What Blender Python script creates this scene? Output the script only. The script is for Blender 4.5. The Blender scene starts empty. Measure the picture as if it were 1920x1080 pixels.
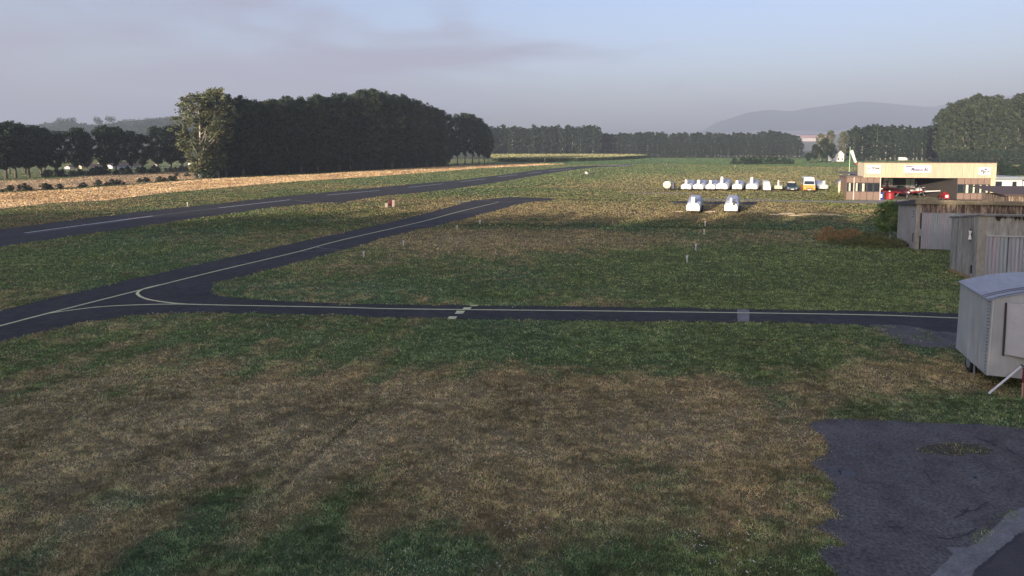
import bpy, math, random
import numpy as np
from mathutils import Vector, Matrix
R = math.radians
random.seed(4)
rng = np.random.default_rng(7)
scene = bpy.context.scene
col = scene.collection

# ------------------------------------------------------------------ camera
CX, CY, F, CAMH, PITCH = 960.0, 357.0, 1150.0, 8.0, R(4.0)
cd = bpy.data.cameras.new('camera')
cam = bpy.data.objects.new('camera', cd); col.objects.link(cam)
cam.location = (0, 0, CAMH); cam.rotation_euler = (R(90) - PITCH, 0, 0)
cd.sensor_width = 36.0; cd.lens = F / 1920.0 * 36.0
cd.shift_y = (CY - 540.0) / 1920.0
cd.clip_start = 0.2; cd.clip_end = 20000
scene.camera = cam
scene.view_settings.view_transform = 'Standard'
scene.view_settings.look = 'None'
scene.view_settings.gamma = 1.0
scene.view_settings.use_curve_mapping = False
scene.view_settings.exposure = 1.25

# ------------------------------------------------------------------ sky and sun
SUN_EL = 8.0
SX, SY = -0.52, -0.854                      # horizontal direction towards the sun (behind the camera, left)
w = bpy.data.worlds.new('World'); scene.world = w; w.use_nodes = True
nt = w.node_tree; nt.nodes.clear()
def N(t, **k):
    n = nt.nodes.new(t)
    for a, b in k.items(): setattr(n, a, b)
    return n
def L(a, b): nt.links.new(a, b)
sky = N('ShaderNodeTexSky', sky_type='NISHITA', sun_disc=False)
sky.sun_elevation = R(SUN_EL); sky.sun_rotation = math.atan2(SX, SY)
sky.altitude = 400; sky.air_density = 1.0; sky.dust_density = 4.0; sky.ozone_density = 0.8
tc = N('ShaderNodeTexCoord')
mp = N('ShaderNodeMapping'); mp.inputs['Scale'].default_value = (1.5, 1.5, 7.5); L(tc.outputs['Generated'], mp.inputs['Vector'])
nz = N('ShaderNodeTexNoise'); nz.inputs['Scale'].default_value = 1.5; nz.inputs['Detail'].default_value = 7; nz.inputs['Roughness'].default_value = 0.55
nz.inputs['Distortion'].default_value = 0.5
L(mp.outputs[0], nz.inputs['Vector'])
sep = N('ShaderNodeSeparateXYZ'); L(tc.outputs['Generated'], sep.inputs[0])
# cloud bank: thin stratus low in the sky, thickest ahead-left
dt = N('ShaderNodeVectorMath', operation='DOT_PRODUCT'); L(tc.outputs['Generated'], dt.inputs[0]); dt.inputs[1].default_value = (-0.47, 0.87, 0.10)
m1 = N('ShaderNodeMapRange'); L(dt.outputs['Value'], m1.inputs['Value'])
m1.inputs[1].default_value = 0.70; m1.inputs[2].default_value = 1.0; m1.inputs[3].default_value = -0.12; m1.inputs[4].default_value = 0.16
m2 = N('ShaderNodeMapRange'); L(sep.outputs['Z'], m2.inputs['Value'])
m2.inputs[1].default_value = 0.08; m2.inputs[2].default_value = 0.24; m2.inputs[3].default_value = 0.04; m2.inputs[4].default_value = -0.13
a1 = N('ShaderNodeMath', operation='ADD'); L(nz.outputs['Fac'], a1.inputs[0]); L(m1.outputs[0], a1.inputs[1])
a2 = N('ShaderNodeMath', operation='ADD'); L(a1.outputs[0], a2.inputs[0]); L(m2.outputs[0], a2.inputs[1])
m3 = N('ShaderNodeMapRange', interpolation_type='SMOOTHSTEP'); L(a2.outputs[0], m3.inputs['Value'])
m3.inputs[1].default_value = 0.44; m3.inputs[2].default_value = 0.72; m3.inputs[3].default_value = 0.0; m3.inputs[4].default_value = 0.9
tint = N('ShaderNodeMix', data_type='RGBA', blend_type='MULTIPLY'); tint.inputs['Factor'].default_value = 1.0
L(sky.outputs[0], tint.inputs['A']); tint.inputs['B'].default_value = (0.785, 0.825, 1.13, 1)
cl = N('ShaderNodeMix', data_type='RGBA'); L(m3.outputs[0], cl.inputs['Factor']); L(tint.outputs['Result'], cl.inputs['A'])
cl.inputs['B'].default_value = (1.16, 1.12, 1.66, 1)
bg = N('ShaderNodeBackground'); bg.inputs['Strength'].default_value = 0.13
L(cl.outputs['Result'], bg.inputs['Color'])
wo = N('ShaderNodeOutputWorld'); L(bg.outputs[0], wo.inputs['Surface'])

sd = bpy.data.lights.new('sun', 'SUN'); sd.energy = 3.2; sd.angle = R(0.5); sd.color = (1.0, 0.83, 0.65)
sun = bpy.data.objects.new('sun', sd); col.objects.link(sun)
ce = math.cos(R(SUN_EL)); hl = math.hypot(SX, SY)
sun_dir = Vector((SX / hl * ce, SY / hl * ce, math.sin(R(SUN_EL))))
sun.rotation_euler = sun_dir.to_track_quat('Z', 'Y').to_euler()
HAZE_DENSITY = 0.00027

# ------------------------------------------------------------------ helpers
def G(x, y, z=0.0):
    """where the line of sight of a photo pixel meets the level z"""
    u = (x - CX) / F; v = (CY - y) / F
    dy = math.cos(PITCH) + v * math.sin(PITCH); dz = -math.sin(PITCH) + v * math.cos(PITCH)
    t = (z - CAMH) / dz
    return (u * t, dy * t)
def P(X, Y, Z=0.0):
    zz = Z - CAMH
    d = Y * math.cos(PITCH) - zz * math.sin(PITCH); v = Y * math.sin(PITCH) + zz * math.cos(PITCH)
    return CX + F * X / d, CY - F * v / d
def XatY(px, Y): return (px - CX) / F * Y
def Zat(py, Y):
    v = (CY - py) / F
    return CAMH + Y * (v * math.cos(PITCH) - math.sin(PITCH)) / (math.cos(PITCH) + v * math.sin(PITCH))

MATS = {}
def mat(name, c, rough=0.8, var=0.0, scale=3.0, bump=0.0, metal=0.0, c2=None, stretch=None, spec=0.5, attr=None, trans=0.0, thr=(0.35, 0.65), fine=0.0, coords='Object'):
    if name in MATS: return MATS[name]
    m = bpy.data.materials.new(name); m.use_nodes = True; MATS[name] = m
    n = m.node_tree; b = n.nodes['Principled BSDF']; out = n.nodes['Material Output']
    b.inputs['Roughness'].default_value = rough; b.inputs['Metallic'].default_value = metal
    b.inputs['Specular IOR Level'].default_value = spec
    def nn(t, **k):
        x = n.nodes.new(t)
        for a, q in k.items(): setattr(x, a, q)
        return x
    lk = n.links.new
    t = nn('ShaderNodeTexCoord'); mpp = nn('ShaderNodeMapping'); lk(t.outputs[coords], mpp.inputs[0])
    if stretch: mpp.inputs['Scale'].default_value = stretch
    ns = nn('ShaderNodeTexNoise'); ns.inputs['Scale'].default_value = scale; ns.inputs['Detail'].default_value = 8; ns.inputs['Roughness'].default_value = 0.62
    lk(mpp.outputs[0], ns.inputs['Vector'])
    mr = nn('ShaderNodeMapRange'); lk(ns.outputs['Fac'], mr.inputs['Value']); mr.inputs[1].default_value = thr[0]; mr.inputs[2].default_value = thr[1]
    if attr:
        at = nn('ShaderNodeAttribute', attribute_name=attr); base = at.outputs['Color']
        src = nn('ShaderNodeMix', data_type='RGBA', blend_type='MULTIPLY'); src.inputs['Factor'].default_value = 1
        lk(base, src.inputs['A']); src.inputs['B'].default_value = (*c, 1); base = src.outputs['Result']
    else:
        rgb = nn('ShaderNodeRGB'); rgb.outputs[0].default_value = (*c, 1); base = rgb.outputs[0]
    if c2:
        mx = nn('ShaderNodeMix', data_type='RGBA'); lk(mr.outputs[0], mx.inputs['Factor']); lk(base, mx.inputs['A']); mx.inputs['B'].default_value = (*c2, 1); base = mx.outputs['Result']
    if var:
        f2 = nn('ShaderNodeTexNoise'); f2.inputs['Scale'].default_value = scale * (fine if fine else 5); f2.inputs['Detail'].default_value = 5
        lk(mpp.outputs[0], f2.inputs['Vector'])
        m2_ = nn('ShaderNodeMapRange'); lk(f2.outputs['Fac'], m2_.inputs['Value']); m2_.inputs[1].default_value = 0.3; m2_.inputs[2].default_value = 0.7
        m2_.inputs[3].default_value = 1 - var; m2_.inputs[4].default_value = 1 + var
        hs = nn('ShaderNodeVectorMath', operation='SCALE'); lk(base, hs.inputs[0]); lk(m2_.outputs[0], hs.inputs['Scale']); base = hs.outputs[0]
    lk(base, b.inputs['Base Color'])
    if bump:
        bp = nn('ShaderNodeBump'); bp.inputs['Strength'].default_value = bump; bp.inputs['Distance'].default_value = 0.05
        lk(ns.outputs['Fac'], bp.inputs['Height']); lk(bp.outputs[0], b.inputs['Normal'])
    if trans:
        tr = nn('ShaderNodeBsdfTranslucent'); lk(base, tr.inputs['Color']); ms = nn('ShaderNodeMixShader'); ms.inputs[0].default_value = trans
        lk(b.outputs[0], ms.inputs[1]); lk(tr.outputs[0], ms.inputs[2]); lk(ms.outputs[0], out.inputs['Surface'])
    return m

class MB:
    def __init__(s): s.v = []; s.f = []
    def box(s, x0, y0, z0, x1, y1, z1):
        i = len(s.v)
        s.v += [(x0,y0,z0),(x1,y0,z0),(x1,y1,z0),(x0,y1,z0),(x0,y0,z1),(x1,y0,z1),(x1,y1,z1),(x0,y1,z1)]
        s.f += [(i,i+3,i+2,i+1),(i+4,i+5,i+6,i+7),(i,i+1,i+5,i+4),(i+1,i+2,i+6,i+5),(i+2,i+3,i+7,i+6),(i+3,i,i+4,i+7)]; return s
    def poly(s, pts):
        i = len(s.v); s.v += [tuple(p) for p in pts]; s.f.append(tuple(range(i, i+len(pts)))); return s
    def prism(s, pts, d, axis='y', o=0.0):
        """profile extruded along an axis from o to o+d"""
        n = len(pts); i = len(s.v)
        for k in (o, o + d):
            for p in pts:
                s.v.append((p[0], k, p[1]) if axis == 'y' else (k, p[0], p[1]) if axis == 'x' else (p[0], p[1], k))
        s.f.append(tuple(range(i, i+n))); s.f.append(tuple(range(i+2*n-1, i+n-1, -1)))
        for k in range(n):
            a = (k+1) % n; s.f.append((i+k, i+n+k, i+n+a, i+a))
        return s
    def tube(s, pts, rad, n=8, caps=True):
        rings = []
        for k, p in enumerate(pts):
            p = Vector(p); a = Vector(pts[max(0,k-1)]); b = Vector(pts[min(len(pts)-1,k+1)])
            d = (b-a).normalized(); u = d.orthogonal().normalized(); q = d.cross(u)
            if abs(d.z) < 0.99:
                u = Vector((0,0,1)).cross(d).normalized(); q = d.cross(u)
            r = rad[k] if isinstance(rad, (list, tuple)) else rad
            i = len(s.v)
            for j in range(n):
                t = 2*math.pi*j/n; s.v.append(tuple(p + u*math.cos(t)*r + q*math.sin(t)*r))
            rings.append(i)
        for k in range(len(rings)-1):
            for j in range(n):
                a, b = rings[k]+j, rings[k]+(j+1) % n; c, d = rings[k+1]+(j+1) % n, rings[k+1]+j
                s.f.append((a, b, c, d))
        if caps:
            s.f.append(tuple(rings[0]+j for j in range(n))[::-1]); s.f.append(tuple(rings[-1]+j for j in range(n)))
        return s
    def loft(s, rings, cap=True):
        n = len(rings[0]); i = len(s.v)
        for r in rings: s.v += [tuple(p) for p in r]
        for k in range(len(rings)-1):
            for j in range(n):
                a = i+k*n+j; b = i+k*n+(j+1) % n
                s.f.append((a, b, b+n, a+n))
        if cap:
            s.f.append(tuple(i+j for j in range(n))[::-1]); s.f.append(tuple(i+(len(rings)-1)*n+j for j in range(n)))
        return s
    def mesh(s, name, m, smooth=False):
        me = bpy.data.meshes.new(name); me.from_pydata(s.v, [], s.f); me.materials.append(m)
        if smooth: me.shade_smooth()
        return me
    def build(s, name, m, parent=None, smooth=False, bevel=0, loc=None, rz=0):
        o = bpy.data.objects.new(name, s.mesh(name, m, smooth)); col.objects.link(o)
        if parent: o.parent = parent
        if bevel:
            b = o.modifiers.new('bevel', 'BEVEL'); b.width = bevel; b.segments = 2; b.limit_method = 'ANGLE'
        if loc is not None: o.location = loc
        if rz: o.rotation_euler = (0, 0, rz)
        return o
def tag(o, label=None, cat=None, group=None, kind=None):
    if label: o['label'] = label
    if cat: o['category'] = cat
    if group: o['group'] = group
    if kind: o['kind'] = kind
    return o
def empty(name, loc, rz=0, label=None, cat=None, group=None):
    o = bpy.data.objects.new(name, None); col.objects.link(o); o.location = loc; o.rotation_euler = (0, 0, rz)
    o.empty_display_size = 0.3
    return tag(o, label, cat, group)
KIDS = {}
def kids(o):
    return [c for c in bpy.data.objects if c.parent == o]
def copy_tree(o, parent=None):
    c = o.copy(); col.objects.link(c)
    if parent: c.parent = parent
    for ch in kids(o): copy_tree(ch, c)
    return c
def np_mesh(name, v, f, m, colors=None, smooth=False):
    """v (n,3), f (k,3 or 4); colors per vertex (n,3)"""
    me = bpy.data.meshes.new(name); k = f.shape[1]
    me.vertices.add(len(v)); me.vertices.foreach_set('co', v.astype(np.float32).ravel())
    me.loops.add(f.size); me.loops.foreach_set('vertex_index', f.astype(np.int32).ravel())
    me.polygons.add(len(f)); me.polygons.foreach_set('loop_start', (np.arange(len(f))*k).astype(np.int32))
    me.polygons.foreach_set('loop_total', np.full(len(f), k, np.int32))
    me.update(calc_edges=True)
    if colors is not None:
        a = me.color_attributes.new('col', 'FLOAT_COLOR', 'POINT')
        cc = np.ones((len(v), 4), np.float32); cc[:, :3] = colors; a.data.foreach_set('color', cc.ravel())
    if m: me.materials.append(m)
    if smooth: me.shade_smooth()
    return me
def link(me, name, parent=None):
    o = bpy.data.objects.new(name, me); col.objects.link(o)
    if parent: o.parent = parent
    return o
# value noise in numpy
_perm = rng.random((256, 256))
def vnoise(x, y):
    xi = np.floor(x).astype(int); yi = np.floor(y).astype(int); fx = x-xi; fy = y-yi
    fx = fx*fx*(3-2*fx); fy = fy*fy*(3-2*fy)
    g = lambda a, b: _perm[a & 255, b & 255]
    return (g(xi, yi)*(1-fx)+g(xi+1, yi)*fx)*(1-fy)+(g(xi, yi+1)*(1-fx)+g(xi+1, yi+1)*fx)*fy
def fbm(x, y, o=4):
    s = 0; a = 0.5; t = 0
    for k in range(o): s = s + a*vnoise(x*2**k+17*k, y*2**k+5*k); t += a; a *= 0.55
    return s/t
def inpoly(px, py, poly):
    ins = np.zeros(px.shape, bool); j = len(poly)-1
    for i in range(len(poly)):
        xi, yi = poly[i]; xj, yj = poly[j]
        if yi != yj:
            c = ((yi > py) != (yj > py)) & (px < (xj-xi)*(py-yi)/(yj-yi)+xi)
            ins ^= c
        j = i
    return ins
def seg_dist(px, py, pts):
    d = np.full(px.shape, 1e9)
    for (x0, y0), (x1, y1) in zip(pts[:-1], pts[1:]):
        dx, dy = x1-x0, y1-y0; t = np.clip(((px-x0)*dx+(py-y0)*dy)/(dx*dx+dy*dy+1e-9), 0, 1)
        d = np.minimum(d, np.hypot(px-x0-t*dx, py-y0-t*dy))
    return d

# ------------------------------------------------------------------ plan of the airfield (metres on the ground)
def W(pts): return [G(*p) for p in pts]
RUNWAY = W([(-140,452),(0,430),(150,411),(300,393),(417,381),(533,368),(640,358),(760,346.5),(860,338),(951,326.5),(1010,318.5),(1082,312.0),(1186,308.3),
            (1184,311.6),(1124,313.0),(1086,317),(1041,323.5),(992,331.5),(942,340.5),(860,353),(800,360),(720,367.5),(690,371),(640,380.5),(600,380.5),(517,388.5),(367,410),(173,438),(0,463.5),(-140,490)])
TAXI = W([(-120,618),(0,583),(133,550),(287,515),(400,490),(533,460),(640,437),(723,419),(790,402.5),(857,384),(887,376),(960,369.5),(1040,372.5),
          (1040,374.5),(990,380),(960,386.5),(907,402),(857,414.5),(813,425),(790,429.5),(747,440),(720,447),(673,462),(640,470),(567,490),(483,512),(410,530),(396,543),(410,555),(450,560.5),(533,565),
          (640,569.5),(760,571.5),(1100,575),(1377,579),(1600,583),(1830,588),(2020,591),(2020,640),(1830,652),(1800,655),(1740,652),(1690,645),(1660,628),(1600,611),(1500,606.5),(1100,602.5),(760,597.5),(640,592.5),(500,588),(367,587.5),(233,594),(133,612),(50,630),(0,643),(-120,690)])
def zz(pts): return [(1380+u/3.176, 740+v/3.176) for u, v in pts]
APRON = W(zz([(415,180),(500,150),(700,148),(1000,160),(1250,172),(1500,178),(1760,212),(2300,260),(2300,1500),(760,1500),(700,1250),(600,1080),(540,1020),(480,960),(520,900),(660,905),(560,830),(450,790),(600,720),(540,640),(590,560),(520,480),(440,400),(500,375),(550,330),(520,250),(470,215)]))
POTHOLE = W(zz([(1060,330),(1120,312),(1200,300),(1300,290),(1420,298),(1500,318),(1550,338),(1480,358),(1400,352),(1300,366),(1220,362),(1130,350)]))
WHEAT = W([(-160,408),(0,392),(100,380.5),(200,376),(290,364),(385,355),(480,346.5),(560,340),(700,331),(800,323.5),(900,315.5),(1000,311),(1060,307.8),(1060,306.2),(915,309),(840,312),(700,319),(600,326.5),(500,331),(385,336),(250,347),(125,356),(0,362),(-160,372)])
WHEAT2 = W([(-160,368),(0,359),(125,352),(250,344.5),(383,334),(385,323),(300,323.5),(200,326),(125,335),(0,339),(-160,345)])
CROP = W([(1000,307.0),(1130,308.4),(1240,306.8),(1600,313.5),(1640,316),(1760,316),(1760,298),(1400,296.8),(1215,296.2),(1150,298),(1050,303)])
PATH = W([(1285,376),(1420,376.5),(1550,379.0),(1700,383.5),(1790,386),(1790,376),(1700,374.6),(1560,376.2),(1500,376.0),(1420,374),(1285,373.5)])

# ------------------------------------------------------------------ colour of the turf (albedo), shared by the soil sheet and the blades
C_GREEN = np.array([0.142, 0.180, 0.066]); C_TEAL = np.array([0.112, 0.168, 0.084]); C_BROWN = np.array([0.335, 0.250, 0.128])
C_OCHRE = np.array([0.285, 0.235, 0.120]); C_STRAW = np.array([0.46, 0.37, 0.22])
BLOBS = [  # photo x, y, rx, ry, amount of dryness
 (250,850,520,105,1.0),(820,800,480,85,0.85),(1150,860,300,120,0.16),(1430,860,160,140,0.34),(40,1010,230,90,0.6),(1740,700,190,45,0.75),(950,960,200,70,0.35),(1150,730,230,40,0.5),
 (1400,1000,170,80,0.22),
 (900,655,900,42,-0.6),(800,1050,480,50,-0.6),(300,935,260,22,-0.7),(1270,690,170,55,-0.55),(1800,765,200,18,-0.4),(1150,850,120,40,-0.2),(1450,1060,180,60,-0.3),
 (1000,397,330,16,0.85),(1120,450,420,14,0.55),(780,448,180,16,0.6),(1300,352,270,13,0.7),(1390,333,260,10,0.6),(1500,318,200,4,0.4),(660,500,160,14,0.45),(1500,392,170,10,0.55),
 (1200,525,620,40,-0.6),(1350,640,420,40,-0.45),(1650,560,300,40,-0.4),(1600,490,300,40,-0.35),(1300,425,500,5,-0.6),(1350,480,300,18,-0.2),
 (260,500,460,44,-0.4),(100,415,260,14,0.4),(560,352,300,7,0.35),(420,420,340,10,-0.3),(830,375,160,5,0.5),(960,345,230,26,-0.4),(1300,318,400,8,-0.3),(1180,318,160,7,-0.4),(780,350,300,4,0.3)]
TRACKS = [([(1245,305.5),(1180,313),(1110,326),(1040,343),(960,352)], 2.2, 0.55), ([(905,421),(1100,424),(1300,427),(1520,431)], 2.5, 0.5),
          ([(700,765),(640,812),(600,848),(560,884),(500,935)], 6.0, 0.95), ([(640,376.5),(780,377.2),(870,378)], 1.3, 0.5), ([(1000,372),(1280,379)], 2.0, 0.6)]  # the near rut's shade is painted here as a dark line
# pale and dark mowing bands of the near turf: line in the photo's layout, half width, amount (+ pale, - dark)
BANDS = [([(-60,955),(150,860),(400,775),(560,738)], 26, .55), ([(-40,1010),(230,880),(460,800),(660,742)], 18, -.55), ([(120,990),(360,870),(560,800),(760,728)], 26, .6), ([(330,940),(500,850),(650,780),(760,742)], 15, -.5),
         ([(470,950),(620,855),(760,775),(880,735)], 24, .65), ([(-60,880),(120,800),(330,745)], 20, -.3), ([(650,960),(800,860),(930,790),(1010,745)], 22, -.3), ([(1640,790),(1560,740),(1500,690)], 16, -.35), ([(1730,790),(1660,730),(1600,680)], 20, .3), ([(1800,770),(1740,720),(1690,680)], 12, -.3)]
def photo_xy(x, y):
    z = -CAMH; c, s = math.cos(PITCH), math.sin(PITCH)
    d = np.maximum(y*c - z*s, 0.5); v = y*s + z*c
    return CX + F*x/d, CY - F*v/d
def turf(x, y):
    """albedo of the turf at ground points"""
    px, py = photo_xy(x, y)
    dry = 0.33 - 0.10*np.clip((y-70)/60, 0, 1)
    for bx, by, rx, ry, a in BLOBS:
        q = ((px-bx)/rx)**2 + ((py-by)/ry)**2
        dry = dry + a*np.exp(-q*0.9)
    near = np.clip(y/60, 0, 1)
    dry = dry + (fbm(x*0.055+3, y*0.055) - 0.5)*0.9 + (fbm(x*0.3+3, y*0.22) - 0.5)*1.0 + (fbm(x*1.3, y*1.6+9) - 0.5)*1.25 + (fbm(x*3.1+5, y*3.6+9) - 0.5)*0.6*(1-near*0.6) + (fbm(x*0.02+40, y*0.16) - 0.5)*0.5*near
    teal = np.clip((fbm(x*0.09+50, y*0.09+8)-0.42)*4, 0, 1)[:, None]
    ochre = np.clip((fbm(x*0.07+90, y*0.07+30)-0.40)*4 + np.clip((y-45)/60, 0, 1)*0.3, 0, 1)[:, None]
    ms_ = np.sin((x-0.27*y)*2.3 + 5*fbm(x*0.12, y*0.06+33))
    dry = dry + 0.34*ms_*np.clip((30-y)/10, 0, 1)*np.clip((4-x)/8, 0, 1)
    t = np.clip(dry, 0, 1.15)[:, None]
    g = C_GREEN*(1-teal*0.8) + C_TEAL*teal*0.8
    b = C_BROWN*(1-ochre*0.7) + C_OCHRE*ochre*0.7
    t1 = np.clip(t/0.8, 0, 1); t1 = t1*t1*(3-2*t1)
    c = g*(1-t1) + b*t1
    s = np.clip((t-0.85)*1.0 + (fbm(x*0.5, y*0.5+60)[:, None]-0.58)*1.0, 0, 0.40)
    c = c*(1-s) + C_STRAW*s
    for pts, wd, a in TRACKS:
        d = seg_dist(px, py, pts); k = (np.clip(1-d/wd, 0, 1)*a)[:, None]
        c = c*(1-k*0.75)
    nb_ = 0.45 + 1.1*fbm(x*1.8+11, y*1.4, 3)
    for pts, wd, a in BANDS:
        d = seg_dist(px, py, pts); k = (np.exp(-(d/wd)**2)*abs(a)*nb_)[:, None]
        c = c*(1-k*0.55) + (C_STRAW*0.95*k*0.55 if a > 0 else 0)
    # greener grass of the strips by the runway, seen from afar
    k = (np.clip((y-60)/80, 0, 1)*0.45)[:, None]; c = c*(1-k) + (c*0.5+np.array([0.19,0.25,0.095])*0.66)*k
    c = c*(1-0.36*np.clip((y-48)/16, 0, 1)+0.12*np.clip((y-110)/60, 0, 1))[:, None]  # turf in the sunlit zone is painted darker to offset the direct sun
    return c

# ------------------------------------------------------------------ ground
rad = np.concatenate([[0.0, 2, 5], np.geomspace(8, 400, 330), np.geomspace(420, 9000, 26)])
ang = np.concatenate([np.linspace(-46, 46, 380), np.linspace(49, 311, 60)])
RR, AA = np.meshgrid(rad, np.radians(ang), indexing='ij')
gx = (RR*np.sin(AA)).ravel(); gy = (RR*np.cos(AA)).ravel()
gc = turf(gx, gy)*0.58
na = len(ang); i0 = np.arange(len(rad)-1)[:, None]*na + np.arange(na)[None, :]; i1 = np.arange(len(rad)-1)[:, None]*na + (np.arange(na)+1)[None, :] % na
gf = np.stack([i0, i1, i1+na, i0+na], -1).reshape(-1, 4)[:, ::-1]
gm = mat('turf_soil', (1, 1, 1), 0.95, var=0.35, scale=1.2, bump=0.6, attr='col', spec=0.1, fine=6)
g = link(np_mesh('ground', np.stack([gx, gy, 0*gx], -1), gf, gm, gc), 'ground'); tag(g, kind='structure')

# ------------------------------------------------------------------ paved and sown surfaces
def dense(pts, step, jitter=0.0):
    out = []
    for k in range(len(pts)):
        a = pts[k]; b = pts[(k+1) % len(pts)]; L_ = math.hypot(b[0]-a[0], b[1]-a[1]); n = max(1, int(L_/step))
        n = min(n, 260)
        for j in range(n):
            t = j/n; nx, ny = (b[1]-a[1])/max(L_, 1e-6), -(b[0]-a[0])/max(L_, 1e-6); q = (random.random()-0.5)*2*jitter
            out.append((a[0]+(b[0]-a[0])*t+nx*q, a[1]+(b[1]-a[1])*t+ny*q))
    return out
from mathutils.geometry import tessellate_polygon
def sheet(name, pts, z, m, parent=None):
    tris = tessellate_polygon([[Vector((p[0], p[1], 0)) for p in pts]])
    me = bpy.data.meshes.new(name); me.from_pydata([(p[0], p[1], z) for p in pts], [], [tuple(t) for t in tris]); me.materials.append(m)
    me.update()
    o = link(me, name, parent)
    if me.polygons and me.polygons[0].normal.z < 0: me.flip_normals()
    return o
asph = mat('asphalt', (0.030, 0.026, 0.025), 0.85, var=0.34, scale=0.35, c2=(0.045, 0.040, 0.039), bump=0.3, fine=7, spec=0.3)
asph_old = mat('old_asphalt', (0.140, 0.125, 0.115), 0.9, var=0.42, scale=1.1, c2=(0.088, 0.077, 0.072), bump=0.6, fine=13, spec=0.25)
asph_new = mat('dark_asphalt', (0.066, 0.058, 0.060), 0.85, var=0.3, scale=1.2, c2=(0.085, 0.074, 0.074), bump=0.4, fine=30, spec=0.25)
concrete = mat('concrete', (0.23, 0.215, 0.205), 0.9, var=0.22, scale=1.6, c2=(0.14, 0.13, 0.125), bump=0.3, fine=12)
paint_w = mat('white_paint', (0.46, 0.46, 0.46), 0.7, var=0.25, scale=3, c2=(0.16, 0.155, 0.155), thr=(0.42, 0.66))
paint_y = mat('yellow_white_paint', (0.66, 0.62, 0.33), 0.7, var=0.2, scale=3, c2=(0.40, 0.39, 0.27), thr=(0.5, 0.8))
paint_f = mat('faded_paint', (0.20, 0.20, 0.18), 0.8, var=0.3, scale=3)
stub = mat('stubble', (0.66, 0.43, 0.22), 0.95, var=0.30, scale=0.12, c2=(0.52, 0.34, 0.17), bump=0.4, stretch=(1, 0.35, 1), fine=9)
stub2 = mat('pale_stubble', (0.40, 0.29, 0.18), 0.95, var=0.15, scale=0.06, c2=(0.55, 0.42, 0.26), stretch=(1, 0.6, 1), fine=7)
cropm = mat('young_crop', (0.040, 0.085, 0.040), 0.9, var=0.2, scale=0.06, c2=(0.055, 0.105, 0.052), fine=8)
gravel = mat('light_gravel', (0.28, 0.27, 0.235), 0.95, var=0.25, scale=0.6, c2=(0.20, 0.19, 0.155), fine=9)

runway = tag(sheet('runway', dense(RUNWAY, 0.6, 0.10), 0.012, asph), kind='structure')
taxi = tag(sheet('taxiway', dense(TAXI, 0.35, 0.05), 0.016, asph), kind='structure')
apron = tag(sheet('apron', dense(APRON, 0.12, 0.05), 0.012, asph_old), kind='structure')
wheat = tag(sheet('stubble_field', dense(WHEAT, 1.2, 0.5), 0.008, stub), kind='structure')
tag(sheet('pale_stubble_field', dense(WHEAT2, 1.2, 0.4), 0.008, stub2), kind='structure')
tag(sheet('crop_field', dense(CROP, 3, 0.8), 0.008, cropm), kind='structure')
tag(sheet('access_path', dense(PATH, 0.8, 0.15), 0.008, gravel), kind='structure')
tag(sheet('green_meadow', W([(-200,334),(60,336.5),(160,331),(384,322.5),(384,305),(60,312),(-200,318)]), 0.006, mat('meadow', (0.045,0.085,0.04), 0.9, var=0.2, scale=0.05, c2=(0.07,0.11,0.045))), kind='structure')
tag(sheet('dark_ground_strip', dense(W([(1258,377),(1420,379),(1420,384),(1262,382)]), 0.8, 0.1), 0.006, asph), kind='structure')  # dark strip on the ground behind the nearer trailers
tag(sheet('hangar_forecourt', dense(W([(1640,374.6),(1700,374.8),(1960,383),(1960,410),(1720,392),(1650,381)]), 0.8, 0.1), 0.014, mat('forecourt', (0.26,0.25,0.24), 0.9, var=0.15, scale=0.8)), kind='structure')

def ribbon(name, pts, wd, z, m, parent):
    v = []; f = []
    for k, p in enumerate(pts):
        a = pts[max(0, k-1)]; b = pts[min(len(pts)-1, k+1)]; dx, dy = b[0]-a[0], b[1]-a[1]; l = math.hypot(dx, dy)
        nx, ny = -dy/l*wd/2, dx/l*wd/2; ww = 1 + random.uniform(-.06, .06)
        v += [(p[0]+nx*ww, p[1]+ny*ww, z), (p[0]-nx*ww, p[1]-ny*ww, z)]
    for k in range(len(pts)-1): f.append((2*k, 2*k+1, 2*k+3, 2*k+2))
    b = MB(); b.v = v; b.f = f
    return b.build(name, m, parent)
def smooth_line(pts, n=8):
    out = []
    P_ = [pts[0]] + list(pts) + [pts[-1]]
    for k in range(1, len(P_)-2):
        p0, p1, p2, p3 = [np.array(q, float) for q in P_[k-1:k+3]]
        for j in range(n):
            t = j/n; out.append(tuple(0.5*((2*p1)+(-p0+p2)*t+(2*p0-5*p1+4*p2-p3)*t*t+(-p0+3*p1-3*p2+p3)*t**3)))
    out.append(tuple(pts[-1])); return out
ribbon('taxi_line', smooth_line(W([(-80,631),(0,611.5),(90,588),(260,545),(400,510),(560,472),(640,450.5),(790,416),(857,398),(932,380)])), 0.16, 0.020, paint_y, taxi)
ribbon('taxi_line', smooth_line(W([(90,588.3),(150,580),(200,575),(267,572),(333,571),(433,573),(640,577),(760,580),(1145,584),(1600,590.5),(1795,597),(1990,603)])), 0.13, 0.024, paint_y, taxi)
ribbon('taxi_line', smooth_line(W([(300,534.5),(273,541),(260,547.5),(258,552),(267,558.5),(287,564),(333,570),(380,572)])), 0.15, 0.028, paint_y, taxi)
ribbon('taxi_line', smooth_line(W([(560,472.5),(600,471),(640,469)])), 0.10, 0.024, paint_f, taxi)
ribbon('taxi_line', smooth_line(W([(590,463),(605,466),(635,468)])), 0.10, 0.028, paint_f, taxi)
ribbon('taxi_line', smooth_line(W([(750,427),(800,422.5),(815,423)])), 0.10, 0.024, paint_f, taxi)
ribbon('taxi_line', smooth_line(W([(932,380),(934,378.3),(922,377.3),(897,376.0)])), 0.18, 0.024, paint_f, taxi)
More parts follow.
